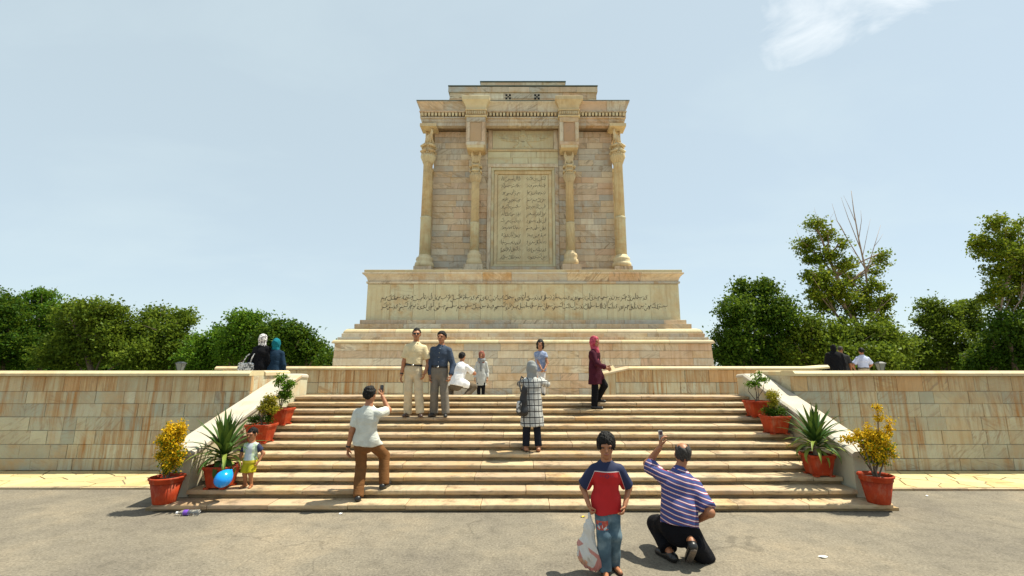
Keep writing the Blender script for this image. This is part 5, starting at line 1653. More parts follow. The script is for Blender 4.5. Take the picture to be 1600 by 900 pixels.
# -- three people by the right wall
person('person in a long black cloak behind the right wall', (10.80, 15.9, FLOOR), 1.68, face=170, head_h=.222, wid=1.05,
    top=dict(mat=BLACK, sleeve=1.95, skirt=(.47, .22), loose=.07, sr=.06, se=.06, name='cloak'), bottom=dict(mat=BLACK), scarf=dict(mat=BLACK, tail=[((-.06, -.05, -.02), (-.14, -.06, -.30), .10), ((.06, -.05, -.02), (.16, -.06, -.30), .10)], long=.15), seed=14, detail=False)
person('man in dark grey shirt behind the right wall, beside the black cloak', (11.25, 16.2, FLOOR), 1.64, face=150, head_h=.23, wid=1.08, 
    top=dict(mat=fabric('charcoal_shirt', (.035, .034, .036)), sleeve=.8, hem=-.05, loose=.024), bottom=dict(mat=BLACK), hair=dict(style='short', mat=HAIR_GREY, g=.004), seed=15, detail=False)
person('man in light blue short-sleeved shirt and khaki trousers behind the right wall', (11.84, 16.0, FLOOR), 1.575, face=168, head_h=.228, wid=1.02,
    hands=((-.16, .20, .84), (.24, .18, .84)), elbows=((-1, -.3, 0), (1, -.3, 0)), top=dict(mat=fabric('light_blue_shirt', (.50, .54, .72)), sleeve=.8, hem=.05, loose=.024, se=.034, collar=fabric('light_blue_collar', (.48, .52, .70))),
    bottom=dict(mat=fabric('khaki_trousers', (.40, .32, .22)), rise=.05), belt=BELT, hair=short, seed=16, detail=False)
# ================================================================== potted plants
def leaf_quads(P, size, rs, up=.3, aspect=1.9, fold=True):
    """many small leaf-shaped faces at points P"""
    n = len(P)
    d = rs.normal(size=(n, 3)); d[:, 2] += up; d /= np.linalg.norm(d, axis=1)[:, None]
    e = rs.normal(size=(n, 3)); e -= d * (e * d).sum(1)[:, None]; e /= np.linalg.norm(e, axis=1)[:, None]
    f = np.cross(d, e)
    L_ = (size * rs.uniform(.6, 1.35, n))[:, None]
    W_ = L_ / aspect
    a = P - d*L_*.5; b = P + e*W_*.5 + f*L_*.10; c = P + d*L_*.5; g = P - e*W_*.5 + f*L_*.10
    V = np.stack([a, b, c, g], 1).reshape(-1, 3)
    Q = np.arange(4*n).reshape(-1, 4)
    return V, Q
def clumps(blobs, per_area, nleaf, spread, rs, shell=.62):
    """points in leaf clumps spread through ellipsoids (c, r)"""
    out = []
    for c, r in blobs:
        c = np.array(c); r = np.array(r)
        n = max(4, int(per_area * (r[0]*r[1] + r[1]*r[2] + r[0]*r[2])))
        u = rs.normal(size=(n, 3)); u /= np.linalg.norm(u, axis=1)[:, None]
        rad = shell + (1 - shell) * rs.uniform(0, 1, n) ** .6
        rad *= rs.uniform(.82, 1.12, n)
        inner = rs.uniform(0, 1, n) < .28
        rad[inner] = rs.uniform(.1, shell, inner.sum())
        ctr = c + u * rad[:, None] * r
        k = rs.poisson(nleaf, n) + 3
        idx = np.repeat(np.arange(n), k)
        sp = spread * rs.uniform(.6, 1.4, n)
        out.append(ctr[idx] + rs.normal(size=(len(idx), 3)) * sp[idx][:, None] * np.array([1, 1, .7]))
    return np.concatenate(out)

def round_pot(root, r, h):
    m = MB().lathe([(r*.64, 0), (r*.66, .01), (r*.92, h*.80)], 96, flute=32, depth=.03)
    po = o = m.build('pot', M['terracotta'], None, smooth=True); o.parent = root
    m = MB().lathe([(r*.93, h*.78), (r*.96, h*.80), (r*.97, h*.90), (r*1.0, h*.91), (r*1.05, h*.935), (r*1.06, h*.97), (r*1.03, h), (r*.95, h), (r*.90, h*.93), (r*.88, h*.86)], 64, cap=False)
    o = m.build('rim', M['terracotta'], None, smooth=True); o.parent = po
    o = MB().lathe([(r*.90, h*.86), (r*.45, h*.885), (.02, h*.89)], 32).build('soil', M['soil'], None, smooth=True); o.parent = po
def square_pot(root, wb, wt, d, h):
    """tapered box pot with a rolled rim, corner ribs and feet"""
    pot_ = []
    def ringv(wx, wy, z, c):
        return [(-wx+c, -wy, z), (wx-c, -wy, z), (wx, -wy+c, z), (wx, wy-c, z), (wx-c, wy, z), (-wx+c, wy, z), (-wx, wy-c, z), (-wx, -wy+c, z)]
    def loft(rings, name, cap=(True, True)):
        V = [v for r_ in rings for v in r_]; F = []
        for i in range(len(rings)-1):
            for k in range(8): F.append((8*i+k, 8*i+(k+1)%8, 8*i+8+(k+1)%8, 8*i+8+k))
        if cap[0]: F.append(tuple(range(8))[::-1])
        if cap[1]: F.append(tuple(range(8*(len(rings)-1), 8*len(rings))))
        o = MB().add(V, F).build(name, M['terracotta']); o.parent = pot_[0] if pot_ else root
        pot_.append(o)
        return o
    q = d / wt
    def w(t): return wb + (wt*.93 - wb) * t
    loft([ringv(w(t), w(t)*q, .02 + (h*.86-.02)*t, .03) for t in (0, .3, .34, 1)], 'pot')
    loft([ringv(wt*.95, d*.95, h*.84, .03), ringv(wt, d, h*.87, .035), ringv(wt*1.02, d*1.02, h*.96, .035), ringv(wt*1.0, d*1.0, h, .035), ringv(wt*.93, d*.93, h, .03), ringv(wt*.90, d*.90, h*.90, .03)], 'rim', (False, False))
    o = MB().add(ringv(wt*.90, d*.90, h*.91, .03), [tuple(range(8))]).build('soil', M['soil']); o.parent = pot_[0]
    for sx in (-1, 1):
        for sy in (-1, 1):
            o = MB().box(sx*wb*.85-.035, sx*wb*.85+.035, sy*wb*q*.85-.035, sy*wb*q*.85+.035, 0, .022).build('pot_foot', M['terracotta']); o.parent = pot_[0]
def add_leaves(root, name, P, size, mat, rs, **k):
    V, Q = leaf_quads(P, size, rs, **k)
    return link(name, big_mesh(name, V, Q), mat, root)
def twigs(root, tips, base, r0, rs, mat=None, name='stem', n=None):
    m = MB()
    for t in tips:
        b = Vector(base) + Vector((rs.normal()*.02, rs.normal()*.02, 0)); t = Vector(t)
        mid = b.lerp(t, .5) + Vector((rs.normal()*.03, rs.normal()*.03, .02))
        m.tube([b, b.lerp(mid, .5), mid, mid.lerp(t, .55), t], [r0, r0*.9, r0*.75, r0*.55, r0*.3], 6)
    o = m.build(name, mat or M['bark']); o.parent = root
    return o
GRP = 'potted plants up the sides of the stairs'
# golden shrubs in round pots at the foot of the stairs
def golden(loc, r, h, blobs, label, seed, tips):
    rs = np.random.RandomState(seed)
    root = thing('potted_shrub', label, 'potted plant', loc, group=GRP)
    round_pot(root, r, h)
    twigs(root, tips, (0, 0, h*.86), .012, rs)
    P = clumps(blobs, 1150, 15, .026, rs, .3)
    zz = P[:, 2] - h
    top = rs.uniform(0, 1, len(P)) < np.clip(.72 + .5*(zz - .35)/.5, .45, .96)
    add_leaves(root, 'golden_leaves', P[top], .034, M['leaf_gold'], rs, up=.6)
    add_leaves(root, 'green_leaves', P[~top], .032, M['leaf_mid'], rs, up=.5)
golden((-4.92, 6.66, tread(1) + .002), .205, .345, [((.0, 0, .47), (.13, .12, .11)), ((.06, 0, .86), (.12, .12, .13)), ((-.1, 0, .80), (.09, .09, .13)), ((.03, 0, .60), (.12, .13, .17)), ((.0, .0, .78), (.15, .14, .17)), ((-.05, 0, .94), (.10, .10, .13)), ((.09, 0, .99), (.08, .08, .11)), ((-.11, 0, .62), (.08, .09, .13)), ((.14, 0, .64), (.06, .08, .13))],
       'full golden-leaved shrub in a round terracotta pot at the left foot of the stairs', 41, [(-.05, 0, .9), (.06, .02, .95), (-.1, .03, .7), (.12, 0, .7), (0, -.04, .8)])
golden((4.90, 6.66, tread(1) + .002), .205, .37, [((.06, 0, .58), (.14, .13, .12)), ((-.09, 0, .76), (.10, .10, .12)), ((.18, 0, .88), (.09, .09, .09)), ((.0, 0, .66), (.15, .15, .15)), ((.10, .0, .80), (.17, .14, .13)), ((-.16, 0, .88), (.09, .09, .10)), ((-.30, 0, .84), (.10, .08, .055)), ((.0, 0, .92), (.08, .08, .12)), ((.16, 0, 1.12), (.045, .045, .07)), ((.155, 0, 1.25), (.04, .04, .07)), ((.26, 0, .98), (.05, .05, .06)), ((.24, 0, .72), (.09, .09, .15)), ((.31, 0, 1.08), (.025, .025, .03))],
       'straggly golden-leaved shrub in a round terracotta pot at the right foot of the stairs', 42, [(-.3, 0, .84), (.155, 0, 1.28), (.31, 0, 1.1), (.0, .02, .9), (-.15, 0, .9), (.22, .03, .75), (.05, -.04, .7)])
# sword-leaved plants
def sword(loc, label, seed, hgt):
    rs = random.Random(seed)
    root = thing('potted_yucca', label, 'potted plant', loc, group=GRP)
    square_pot(root, .135, .19, .19, .31)
    MB_ = MB().tube([(0, 0, .29), (0, 0, .40), (.005, 0, .50)], [.05, .045, .03], 10).build('stem', M['bark_pale']); MB_.parent = root
    n = 62
    for i in range(n):
        t = i / n                                  # 0 = lowest, oldest leaves
        az = i * 2.39996 + rs.uniform(-.2, .2)
        el = R(-18 + 102 * t ** .9 + rs.uniform(-8, 8))
        ln = (.40 + .28 * math.sin(t * math.pi * .75)) * rs.uniform(.85, 1.1) * hgt
        w = .033 * rs.uniform(.85, 1.15)
        droop = (1 - t) ** 1.5 * rs.uniform(.9, 1.6) + .04
        p = Vector((0, 0, .36 + .14 * t)); V, F = [], []
        hd = Vector((math.cos(az), math.sin(az), 0)); sd = Vector((-math.sin(az), math.cos(az), 0))
        m_ = 6
        e = el + R(18) * (1 - t)
        for k in range(m_ + 1):
            s_ = k / m_
            ww = w * (.75 + .9 * s_ if s_ < .3 else 1.02 * (1 - ((s_ - .3) / .7) ** 1.8) + .02)
            nrm = Vector((-math.sin(e) * hd.x, -math.sin(e) * hd.y, math.cos(e)))
            V += [p + sd*ww + nrm*ww*.35, p.copy(), p - sd*ww + nrm*ww*.35]
            dirv = hd * math.cos(e) + Vector((0, 0, math.sin(e)))
            p = p + dirv * (ln / m_)
            e -= droop * .26 * (1 + s_)
        for k in range(m_):
            a = 3*k
            F += [(a, a+1, a+4, a+3), (a+1, a+2, a+5, a+4)]
        o = MB().add(V, F).build('leaf', M['yucca_pale'] if t < .36 and rs.random() < .8 else M['yucca'], None, smooth=True); o.parent = root
sword((-4.40, front(2) + .16, tread(2) + .002), 'spiky sword-leaved plant in a square terracotta pot on the left, behind the balloon', 51, .95)
sword((4.50, front(3) + .12, tread(3) + .002), 'spiky sword-leaved plant in a square terracotta pot on the right', 52, .92)
# clipped bush over dark ground cover
def bush(loc, label, seed, blobs, low):
    rs = np.random.RandomState(seed)
    root = thing('potted_bush', label, 'potted plant', loc, group=GRP)
    square_pot(root, .145, .205, .20, .31)
    twigs(root, [(0, 0, .62), (-.05, .02, .6), (.05, 0, .6)], (0, 0, .29), .014, rs)
    add_leaves(root, 'gold_green_leaves', clumps(blobs, 1500, 15, .022, rs, .3), .030, M['leaf_goldgreen'], rs, up=.5)
    add_leaves(root, 'dark_leaves', clumps(low, 1300, 15, .022, rs, .3), .030, M['leaf_dark'], rs, up=.4)
bush((-4.50, front(6) + .10, tread(6) + .002), 'gold-green bush over dark leaves in a square pot, left side, second from the top', 61, [((.06, 0, .60), (.15, .14, .14)), ((.12, .0, .72), (.10, .10, .10)), ((.20, 0, .56), (.07, .08, .10))], [((-.12, 0, .38), (.10, .12, .08)), ((.10, 0, .42), (.09, .1, .10))])
bush((4.52, front(7) + .08, tread(7) + .002), 'round clipped gold-green bush in a square pot, right side, second from the top', 62, [((.0, 0, .64), (.125, .12, .13)), ((-.02, 0, .52), (.08, .08, .08))], [((-.05, 0, .38), (.17, .15, .08)), ((.12, 0, .40), (.10, .12, .08))])
# airy evergreen shrubs
def airy(loc, label, seed, blobs, dens, tips):
    rs = np.random.RandomState(seed)
    root = thing('potted_evergreen', label, 'potted plant', loc, group=GRP)
    square_pot(root, .14, .20, .195, .30)
    twigs(root, tips, (0, 0, .28), .009, rs)
    add_leaves(root, 'leaves', clumps(blobs, dens*2, 12, .028, rs, .3), .042, M['leaf_mid'], rs, up=.5)
airy((-4.50, front(8) + .10, tread(8) + .002), 'bushy dark evergreen in a square pot near the top of the stairs, left side', 71, [((-.05, 0, .80), (.14, .13, .13)), ((.08, 0, .68), (.14, .12, .13)), ((.02, 0, .52), (.13, .12, .14)), ((.16, 0, .74), (.06, .06, .07)), ((.13, 0, .55), (.07, .07, .08))], 330, [(-.08, 0, .8), (.1, 0, .7), (.0, .03, .9), (.15, 0, .75)])
airy((4.52, front(9) + .10, tread(9) + .002), 'thin sparse evergreen in a square pot near the top of the stairs, right side', 72, [((-.02, 0, .62), (.15, .12, .08)), ((.12, 0, .70), (.10, .1, .08)), ((.02, 0, .72), (.09, .1, .07)), ((.12, 0, .80), (.04, .05, .05)), ((-.12, 0, .58), (.06, .06, .05)), ((.20, 0, .71), (.06, .05, .03))], 190, [(-.12, 0, .62), (.13, 0, .80), (.0, .03, .72), (.2, 0, .71), (-.03, 0, .6)])

# ================================================================== trees
def tree(label, Y, blobs, mat, seed, trunk_px, leaf=.165, dens=27, nleaf=30, spread=.21, trunk_r=.16, bark='bark', name='tree', group=None, shell=.62, extra=None, bare=None):
    """blobs: (px, py, rx px, ry px[, dy]) turned to real spheres of foliage at distance Y"""
    rs = np.random.RandomState(seed)
    root_p = at(trunk_px, 575, Y); root_p.z = 0.02
    root = thing(name, label, 'tree', root_p, group=group)
    sc = Y / FPX * 1.02
    B = []
    for b in blobs:
        dy = b[4] if len(b) > 4 else rs.uniform(-.8, .8)
        c = at(b[0], b[1], Y + dy)
        B.append(((c.x - root_p.x, c.y - root_p.y, c.z - root_p.z), (b[2]*sc, max(b[2], b[3])*sc*.85, b[3]*sc)))
    P = clumps(B, dens, nleaf, spread, rs, shell)
    P = P[P[:, 2] > .1]
    add_leaves(root, 'crown', P, leaf, mat, rs, up=.2, aspect=1.5)
    m = MB()
    topb = max(B, key=lambda b: b[0][2])
    ht = topb[0][2]
    tr = [Vector((0, 0, 0)), Vector((.06, .02, ht*.25)), Vector((topb[0][0]*.35, topb[0][1]*.3, ht*.55)), Vector((topb[0][0]*.75, topb[0][1]*.7, ht*.8)), Vector((topb[0][0], topb[0][1], ht))]
    m.tube(tr, [trunk_r*1.2, trunk_r, trunk_r*.72, trunk_r*.45, trunk_r*.15], 9)
    m.build('trunk', M[bark], None, smooth=True).parent = root
    lm = MB()
    for c, r_ in B:
        c = Vector(c)
        t = min(.85, max(.18, (c.z - r_[2]*.9 - .9*math.hypot(c.x, c.y)) / max(ht, .1)))
        k = t * 4; i = min(3, int(k)); s_ = tr[i].lerp(tr[i+1], k - i)
        if (c - s_).length < .3: continue
        mid = s_.lerp(c, .5) + Vector((rs.normal()*.12, rs.normal()*.12, .12))
        lm.tube([s_, mid, c], [trunk_r*.42, trunk_r*.28, trunk_r*.08], 6)
        for q in range(3):
            e = c + Vector((rs.normal()*r_[0]*.55, rs.normal()*r_[1]*.55, abs(rs.normal())*r_[2]*.5))
            lm.tube([mid, mid.lerp(e, .6) + Vector((0, 0, .05)), e], [trunk_r*.2, trunk_r*.12, trunk_r*.04], 5)
    if lm.v: lm.build('limbs', M[bark], None, smooth=True).parent = root
    if bare:
        bm_ = MB()
        for pts, r0 in bare:
            w = [at(x, y, Y) - root_p for x, y in pts]
            bm_.tube(w, [r0 * .7 * (1 - .82 * i / (len(w)-1)) for i in range(len(w))], 6)
        bm_.build('bare_branches', M['bark_pale'], None, smooth=True).parent = root
    return root
GL_, GR_ = 'trees beyond the left wall', 'trees beyond the right wall'
tree('dark tree at the far left edge', 31, [(8, 500, 26, 34), (-18, 490, 30, 40), (25, 540, 40, 34), (-10, 550, 40, 30), (14, 478, 12, 14)], M['leaf_dark'], 301, 5, group=GL_)
tree('tall bright green tree rising above its neighbours at the left', 33, [(50, 478, 17, 20), (68, 472, 18, 20), (88, 490, 16, 20), (60, 510, 30, 28), (45, 545, 30, 30), (92, 525, 24, 26), (60, 462, 9, 9)], M['leaf_mid'], 302, 62, group=GL_)
tree('broad olive-green tree at the left, widest of its row', 29, [(120, 500, 28, 28), (150, 488, 30, 22), (172, 505, 26, 30), (135, 540, 45, 35), (185, 535, 30, 35), (95, 550, 35, 28), (215, 555, 30, 24), (108, 482, 12, 12), (178, 482, 10, 8)], M['leaf_olive'], 303, 145, group=GL_)
tree('olive-green tree with pale loose crown right of the broad tree', 30, [(225, 510, 20, 22), (250, 495, 22, 16), (285, 495, 20, 12), (262, 520, 30, 24), (240, 550, 34, 28), (285, 548, 26, 28), (300, 500, 8, 8)], M['leaf_olive'], 304, 258, group=GL_)
tree('low bright green bush between two trees at the left', 28, [(310, 555, 20, 24), (322, 545, 16, 20), (300, 565, 20, 15), (335, 562, 18, 16), (308, 530, 8, 9)], M['leaf_mid'], 305, 313, trunk_r=.07, group=GL_)
tree('rounded mid-green tree left of the two women', 27, [(382, 502, 26, 18), (358, 520, 24, 20), (400, 515, 22, 22), (375, 540, 34, 28), (345, 545, 18, 20), (408, 550, 26, 26), (340, 528, 10, 9)], M['leaf_mid'], 306, 378, group=GL_, shell=.5)
tree('dark rounded tree behind the two women', 26, [(445, 520, 28, 20), (425, 530, 24, 26), (468, 535, 24, 26), (445, 555, 40, 28), (492, 552, 20, 20), (508, 562, 14, 14)], M['leaf_dark'], 307, 452, dens=30, group=GL_)
tree('dense dark green tree right of the monument', 26, [(1160, 455, 18, 18), (1192, 452, 22, 18), (1150, 485, 26, 26), (1190, 488, 36, 32), (1222, 490, 22, 28), (1150, 525, 34, 30), (1205, 535, 42, 40), (1135, 555, 26, 24), (1170, 560, 40, 24), (1245, 520, 10, 14)], M['leaf_dark'], 308, 1185, dens=30, group=GR_)
tree('tall sparse yellow-green tree with dead bare branches on top', 27, [(1275, 350, 17, 12), (1292, 368, 16, 16), (1262, 385, 22, 14), (1300, 398, 18, 13), (1320, 412, 14, 14), (1275, 408, 20, 12), (1285, 435, 26, 16), (1262, 428, 14, 11), (1318, 380, 9, 10), (1305, 455, 28, 22), (1380, 405, 12, 12), (1378, 395, 8, 6), (1368, 445, 14, 12), (1352, 458, 14, 16), (1275, 455, 18, 18), (1340, 480, 26, 20), (1370, 480, 16, 18), (1380, 500, 14, 14), (1332, 440, 12, 14), (1318, 425, 12, 12), (1385, 470, 10, 14), (1365, 425, 8, 10), (1290, 475, 26, 18)], M['leaf_yellow'], 309, 1356, leaf=.155, dens=22, nleaf=28, spread=.17, trunk_r=.17, bark='bark_pale', group=GR_, shell=.45,
     bare=[([(1360, 485), (1352, 420), (1342, 375), (1334, 330), (1330, 298)], .10), ([(1352, 420), (1325, 375), (1308, 345), (1300, 318)], .05), ([(1345, 390), (1325, 340), (1314, 308)], .04), ([(1342, 372), (1346, 345), (1345, 328)], .035),
           ([(1354, 425), (1366, 385), (1376, 352)], .05), ([(1348, 400), (1355, 365), (1360, 342)], .03), ([(1340, 450), (1315, 420), (1295, 395)], .07), ([(1338, 350), (1326, 322), (1318, 305)], .03), ([(1320, 365), (1312, 350), (1304, 342)], .02), ([(1350, 415), (1338, 398), (1325, 384)], .025), ([(1366, 385), (1374, 375), (1380, 365)], .025), ([(1285, 360), (1275, 335), (1272, 324)], .02), ([(1262, 385), (1248, 370), (1244, 358)], .02), ([(1300, 365), (1298, 340), (1304, 330)], .02)])
tree('olive-green bushy tree below the tall sparse tree', 24.9, [(1255, 515, 26, 28), (1290, 530, 34, 32), (1335, 525, 36, 30), (1375, 530, 28, 34), (1262, 555, 36, 26), (1310, 560, 40, 24), (1360, 560, 36, 26), (1400, 545, 24, 28), (1232, 550, 16, 22)], M['leaf_olive'], 310, 1310, dens=28, group=GR_)
tree('loose mid-green tree between the sparse tree and the slender tree', 30, [(1458, 478, 20, 12), (1480, 490, 18, 14), (1510, 482, 22, 14), (1445, 505, 16, 18), (1475, 520, 28, 22), (1520, 510, 24, 24), (1440, 550, 30, 30), (1490, 555, 36, 26), (1410, 560, 22, 18), (1530, 550, 30, 30)], M['leaf_olive'], 311, 1480, group=GR_, shell=.5)
tree('slender tall tree with a bare lower trunk at the right edge', 26, [(1555, 350, 18, 13), (1580, 365, 20, 18), (1540, 378, 22, 16), (1565, 395, 24, 18), (1530, 395, 14, 10), (1592, 400, 20, 24), (1558, 425, 20, 18), (1590, 440, 22, 24), (1555, 455, 18, 20), (1582, 472, 24, 20), (1540, 465, 12, 12), (1595, 350, 9, 9), (1612, 420, 20, 40)], M['leaf_yellow'], 312, 1553, leaf=.155, dens=22, spread=.18, trunk_r=.12, bark='bark_pale', group=GR_, shell=.5)
tree('dark green bushy tree at the right edge, below the slender tree', 25.5, [(1575, 510, 28, 26), (1600, 520, 34, 34), (1560, 550, 34, 30), (1600, 555, 40, 28), (1530, 565, 24, 18), (1640, 520, 40, 45)], M['leaf_dark'], 313, 1585, dens=28, group=GR_)
# the garden goes on behind as one mass of low trees
def far_wood(pts, seed, Y):
    rs = np.random.RandomState(seed)
    B = []
    for (x, y) in pts:
        for q in range(2):
            c = at(x + rs.uniform(-12, 12), y + 36 + q*14, Y + rs.uniform(-3, 3))
            B.append(((c.x, c.y, max(c.z, .8)), (2.4, 2.2, 1.6)))
    V, Q = leaf_quads(clumps(B, 6.5, 22, .34, rs, .4), .30, rs, up=.2, aspect=1.5)
    o = link('distant_trees', big_mesh('distant_trees', V, Q), M['leaf_dark'])
    props(o, 'low dark mass of distant garden trees', 'trees', kind='stuff')
far_wood([(x, 530 + 10*math.sin(x*.05)) for x in range(-120, 500, 28)], 320, 44)
far_wood([(x, 528 + 10*math.sin(x*.04)) for x in range(1150, 1740, 28)], 321, 44)
# trees outside the frame, so the garden goes on to either side
tree('dark green tree beyond the left edge of the view', 29, [(-90, 500, 50, 40), (-70, 545, 60, 40), (-130, 540, 60, 40)], M['leaf_dark'], 314, -95, dens=8, group=GL_)

# ================================================================== small things
def held(name, label, cat, loc): return thing(name, label, cat, tuple(map(float, loc)))
PH = plain('phone_plastic', (.02, .02, .024), .3); PHS = plain('phone_silver', (.45, .45, .47), .35, metal=.6)
def phone(label, J, i, tilt, mats, off=(0, 0, .07)):
    w = J['wr'][i]; b = Vector(J['root'].location) + Vector(tuple(map(float, w))) + Vector(off)
    root = thing('mobile_phone', label, 'phone', b)
    root.rotation_euler = tilt
    V, F = [], []
    w_, h_, t_, c_ = .024, .052, .008, .006
    ring_ = [(-w_+c_, -h_), (w_-c_, -h_), (w_, -h_+c_), (w_, h_-c_), (w_-c_, h_), (-w_+c_, h_), (-w_, h_-c_), (-w_, -h_+c_)]
    MB().prism(ring_, 'y', -t_, t_).build('phone_body', mats[0]).parent = root
    MB().box(-.018, .018, -t_-.0012, -t_-.0002, .004, .044).build('screen', mats[1]).parent = root
    k = MB()
    for r_ in range(4):
        for c in range(3): k.box(-.017+c*.0125, -.008+c*.0125, -t_-.0014, -t_-.0002, -.042+r_*.011, -.035+r_*.011)
    k.build('keypad', mats[1]).parent = root
SCR = plain('phone_screen', (.10, .11, .12), .15)
phone('dark mobile phone held up by the man in the pale T-shirt', man1, 1, (0, 0, 0), (PH, SCR), (-.012, .0, .115))
phone('silver mobile phone held up by the crouching man in stripes', sq, 0, (0, R(-6), R(10)), (PHS, plain('phone_dark_screen', (.06, .03, .05), .2)), (.012, .0, .125))
# balloon on a short stick
hand_t = Vector(tod['root'].location) + Vector(tuple(map(float, tod['wr'][1])))
bc = at(350, 747, 6.70)
bal = thing('balloon', 'shiny blue balloon held low by the toddler', 'balloon', bc)
ax_ = unit(np.array(hand_t - bc)); 
pr = []
for i in range(25):
    t = i / 24
    a_ = math.pi * t
    rr = .108 * math.sin(a_) * (1 - .16 * math.cos(a_) * -1 * (1 if t > .5 else .4))
    pr.append((max(.002, rr * (1 - .25 * max(0, t - .55))), -.135 * math.cos(a_) * (1 + .12 * max(0, t - .5))))
BLUE = plain('blue_rubber', (.004, .27, .78), .22, .03, 4)
BLUE.node_tree.nodes['Principled BSDF'].inputs['Subsurface Weight'].default_value = .0
bo = MB().lathe(pr, 40).build('skin', BLUE, None, smooth=True); bo.parent = bal
kn_ = MB().lathe([(.006, .138), (.014, .146), (.016, .154), (.010, .152)], 16).build('knot', BLUE, None, smooth=True); kn_.parent = bal
sk_ = MB().tube([(0, 0, .15), (0, 0, (hand_t - bc).length - .01)], .003, 6).build('stick', plain('pink_stick', (.5, .12, .12), .4)); sk_.parent = bal
pm = MB()
for (x_, z_, w__, h__) in ((-.03, -.055, .018, .004), (-.03, -.045, .004, .016), (-.01, -.06, .004, .02), (.0, -.05, .02, .004), (.01, -.065, .012, .004)):
    pm.box(x_, x_+w__, -.104, -.100, z_, z_+h__)
bal.rotation_mode = 'QUATERNION'; bal.rotation_quaternion = Vector(tuple(map(float, ax_))).to_track_quat('Z', 'Y')
# water bottle on the ground
def clear_plastic():
    m, nt, b = nodes('clear_plastic')
    b.inputs['Base Color'].default_value = (.93, .95, .96, 1); b.inputs['Roughness'].default_value = .08
    b.inputs['Transmission Weight'].default_value = .92; b.inputs['IOR'].default_value = 1.25
    return m
CLEAR = clear_plastic()
bt = thing('water_bottle', 'empty clear water bottle with purple label lying before the bottom step', 'bottle', (-4.42, 6.44, .036))
bt.rotation_euler = (0, R(-90), R(4))
MB().lathe([(.030, -.14), (.034, -.13), (.034, -.06), (.032, -.05), (.034, -.04), (.034, .06), (.028, .09), (.014, .115), (.013, .135)], 28).build('bottle_body', CLEAR, None, smooth=True).parent = bt
MB().lathe([(.0345, -.005), (.0348, -.003), (.0348, .053), (.0345, .055)], 28, cap=False).build('label_band', plain('purple_label', (.16, .06, .42), .4, .25, 30), None, smooth=True).parent = bt
MB().lathe([(.016, .130), (.016, .152), (.012, .155)], 20, flute=10, depth=.06).build('bottle_cap', plain('white_cap', (.75, .75, .78), .4), None).parent = bt
# plastic bag in the boy's hand
def bag_mat():
    m, nt, b = nodes('thin_white_plastic')
    t = N(nt, 'ShaderNodeTexCoord'); sp = N(nt, 'ShaderNodeSeparateXYZ'); L(nt, t.outputs['Object'], sp.inputs[0])
    n1 = N(nt, 'ShaderNodeTexVoronoi', i_Scale=11.0); L(nt, t.outputs['Object'], n1.inputs['Vector'])
    r = ramp(nt, [(0, (.60, .04, .02)), (.3, (.70, .68, .64)), (.5, (.72, .20, .03)), (.62, (.10, .42, .05)), (.76, (.70, .68, .64)), (.9, (.55, .05, .03))], 'CONSTANT'); L(nt, N_sep(nt, n1.outputs['Color']), r.inputs[0])
    low = mth(nt, 'LESS_THAN', mth(nt, 'ADD', sp.outputs['Z'], mth(nt, 'MULTIPLY', sp.outputs['X'], .7)), -.29)
    L(nt, mixc(nt, mth(nt, 'MULTIPLY', low, .8), (.74, .73, .70), r.outputs[0]), b.inputs['Base Color'])
    b.inputs['Roughness'].default_value = .3
    tr = N(nt, 'ShaderNodeBsdfTranslucent'); tr.inputs[0].default_value = (.75, .74, .70, 1)
    mx = N(nt, 'ShaderNodeMixShader'); mx.inputs[0].default_value = .4
    L(nt, b.outputs[0], mx.inputs[1]); L(nt, tr.outputs[0], mx.inputs[2])
    L(nt, mx.outputs[0], [n for n in nt.nodes if n.type == 'OUTPUT_MATERIAL'][0].inputs[0])
    return m
hb_ = Vector(boy['root'].location) + Vector(tuple(map(float, boy['wr'][1]))) + Vector((.0, -.015, -.075))
bag = thing('plastic_bag', 'thin white carrier bag with red and green print hanging from the boy\'s hand', 'plastic bag', hb_)
fb = union([cone((0, 0, .0), (-.01, -.005, -.12), .012, .035), cone((-.01, -.005, -.12), (-.02, -.01, -.34), .045, .085, (0, 1, 0), .62), cone((-.07, -.01, -.26), (.06, 0, -.40), .05, .06, (0, 1, 0), .7)], .05)
fb = union([fb, cone((-.05, -.01, -.36), (.03, 0, -.425), .07, .065, (0, 1, 0), .7)], .05)
skin_obj('sack', folds(folds(fb, .006, 91, 1.6, (1.6, 1.6, .25)), .004, 92, 2.2, (1.5, 1.5, .6)), (-.22, -.14, -.54), (.18, .14, .03), .0075, bag_mat(), bag)
# handbag and shoulder bag
hbp = Vector((-6.47, 10.80, 1.875))
hbag = thing('handbag', 'white patterned handbag with two straps hanging from the woman in black', 'handbag', hbp)
WB = mottle('white_snake_leather', (.12, .12, .12), (.66, .64, .62), 24)
skin_obj('bag_body', folds(union([cone((-.13, 0, .02), (.13, 0, .02), .07, .07, (0, 1, 0), .5), cone((-.14, 0, .12), (.14, 0, .12), .05, .05, (0, 1, 0), .5)], .04), .004, 95), (-.26, -.1, -.1), (.26, .1, .22), .013, WB, hbag)
for x0_, x1_ in ((-.09, .04), (.09, .15)):
    MB().tube([(x0_, 0, .15), ((x0_+x1_)/2 + .01, 0, .30), (x1_, .04, .38)], .014, 8).build('strap', WB).parent = hbag
sbp = Vector((.0, 7.80, tread(5) + .70))
sbag = thing('shoulder_bag', 'black shoulder bag on the left side of the woman in plaid', 'shoulder bag', sbp)
BAGM = plain('black_bag_nylon', (.010, .010, .012), .5, .4, 20, .3)
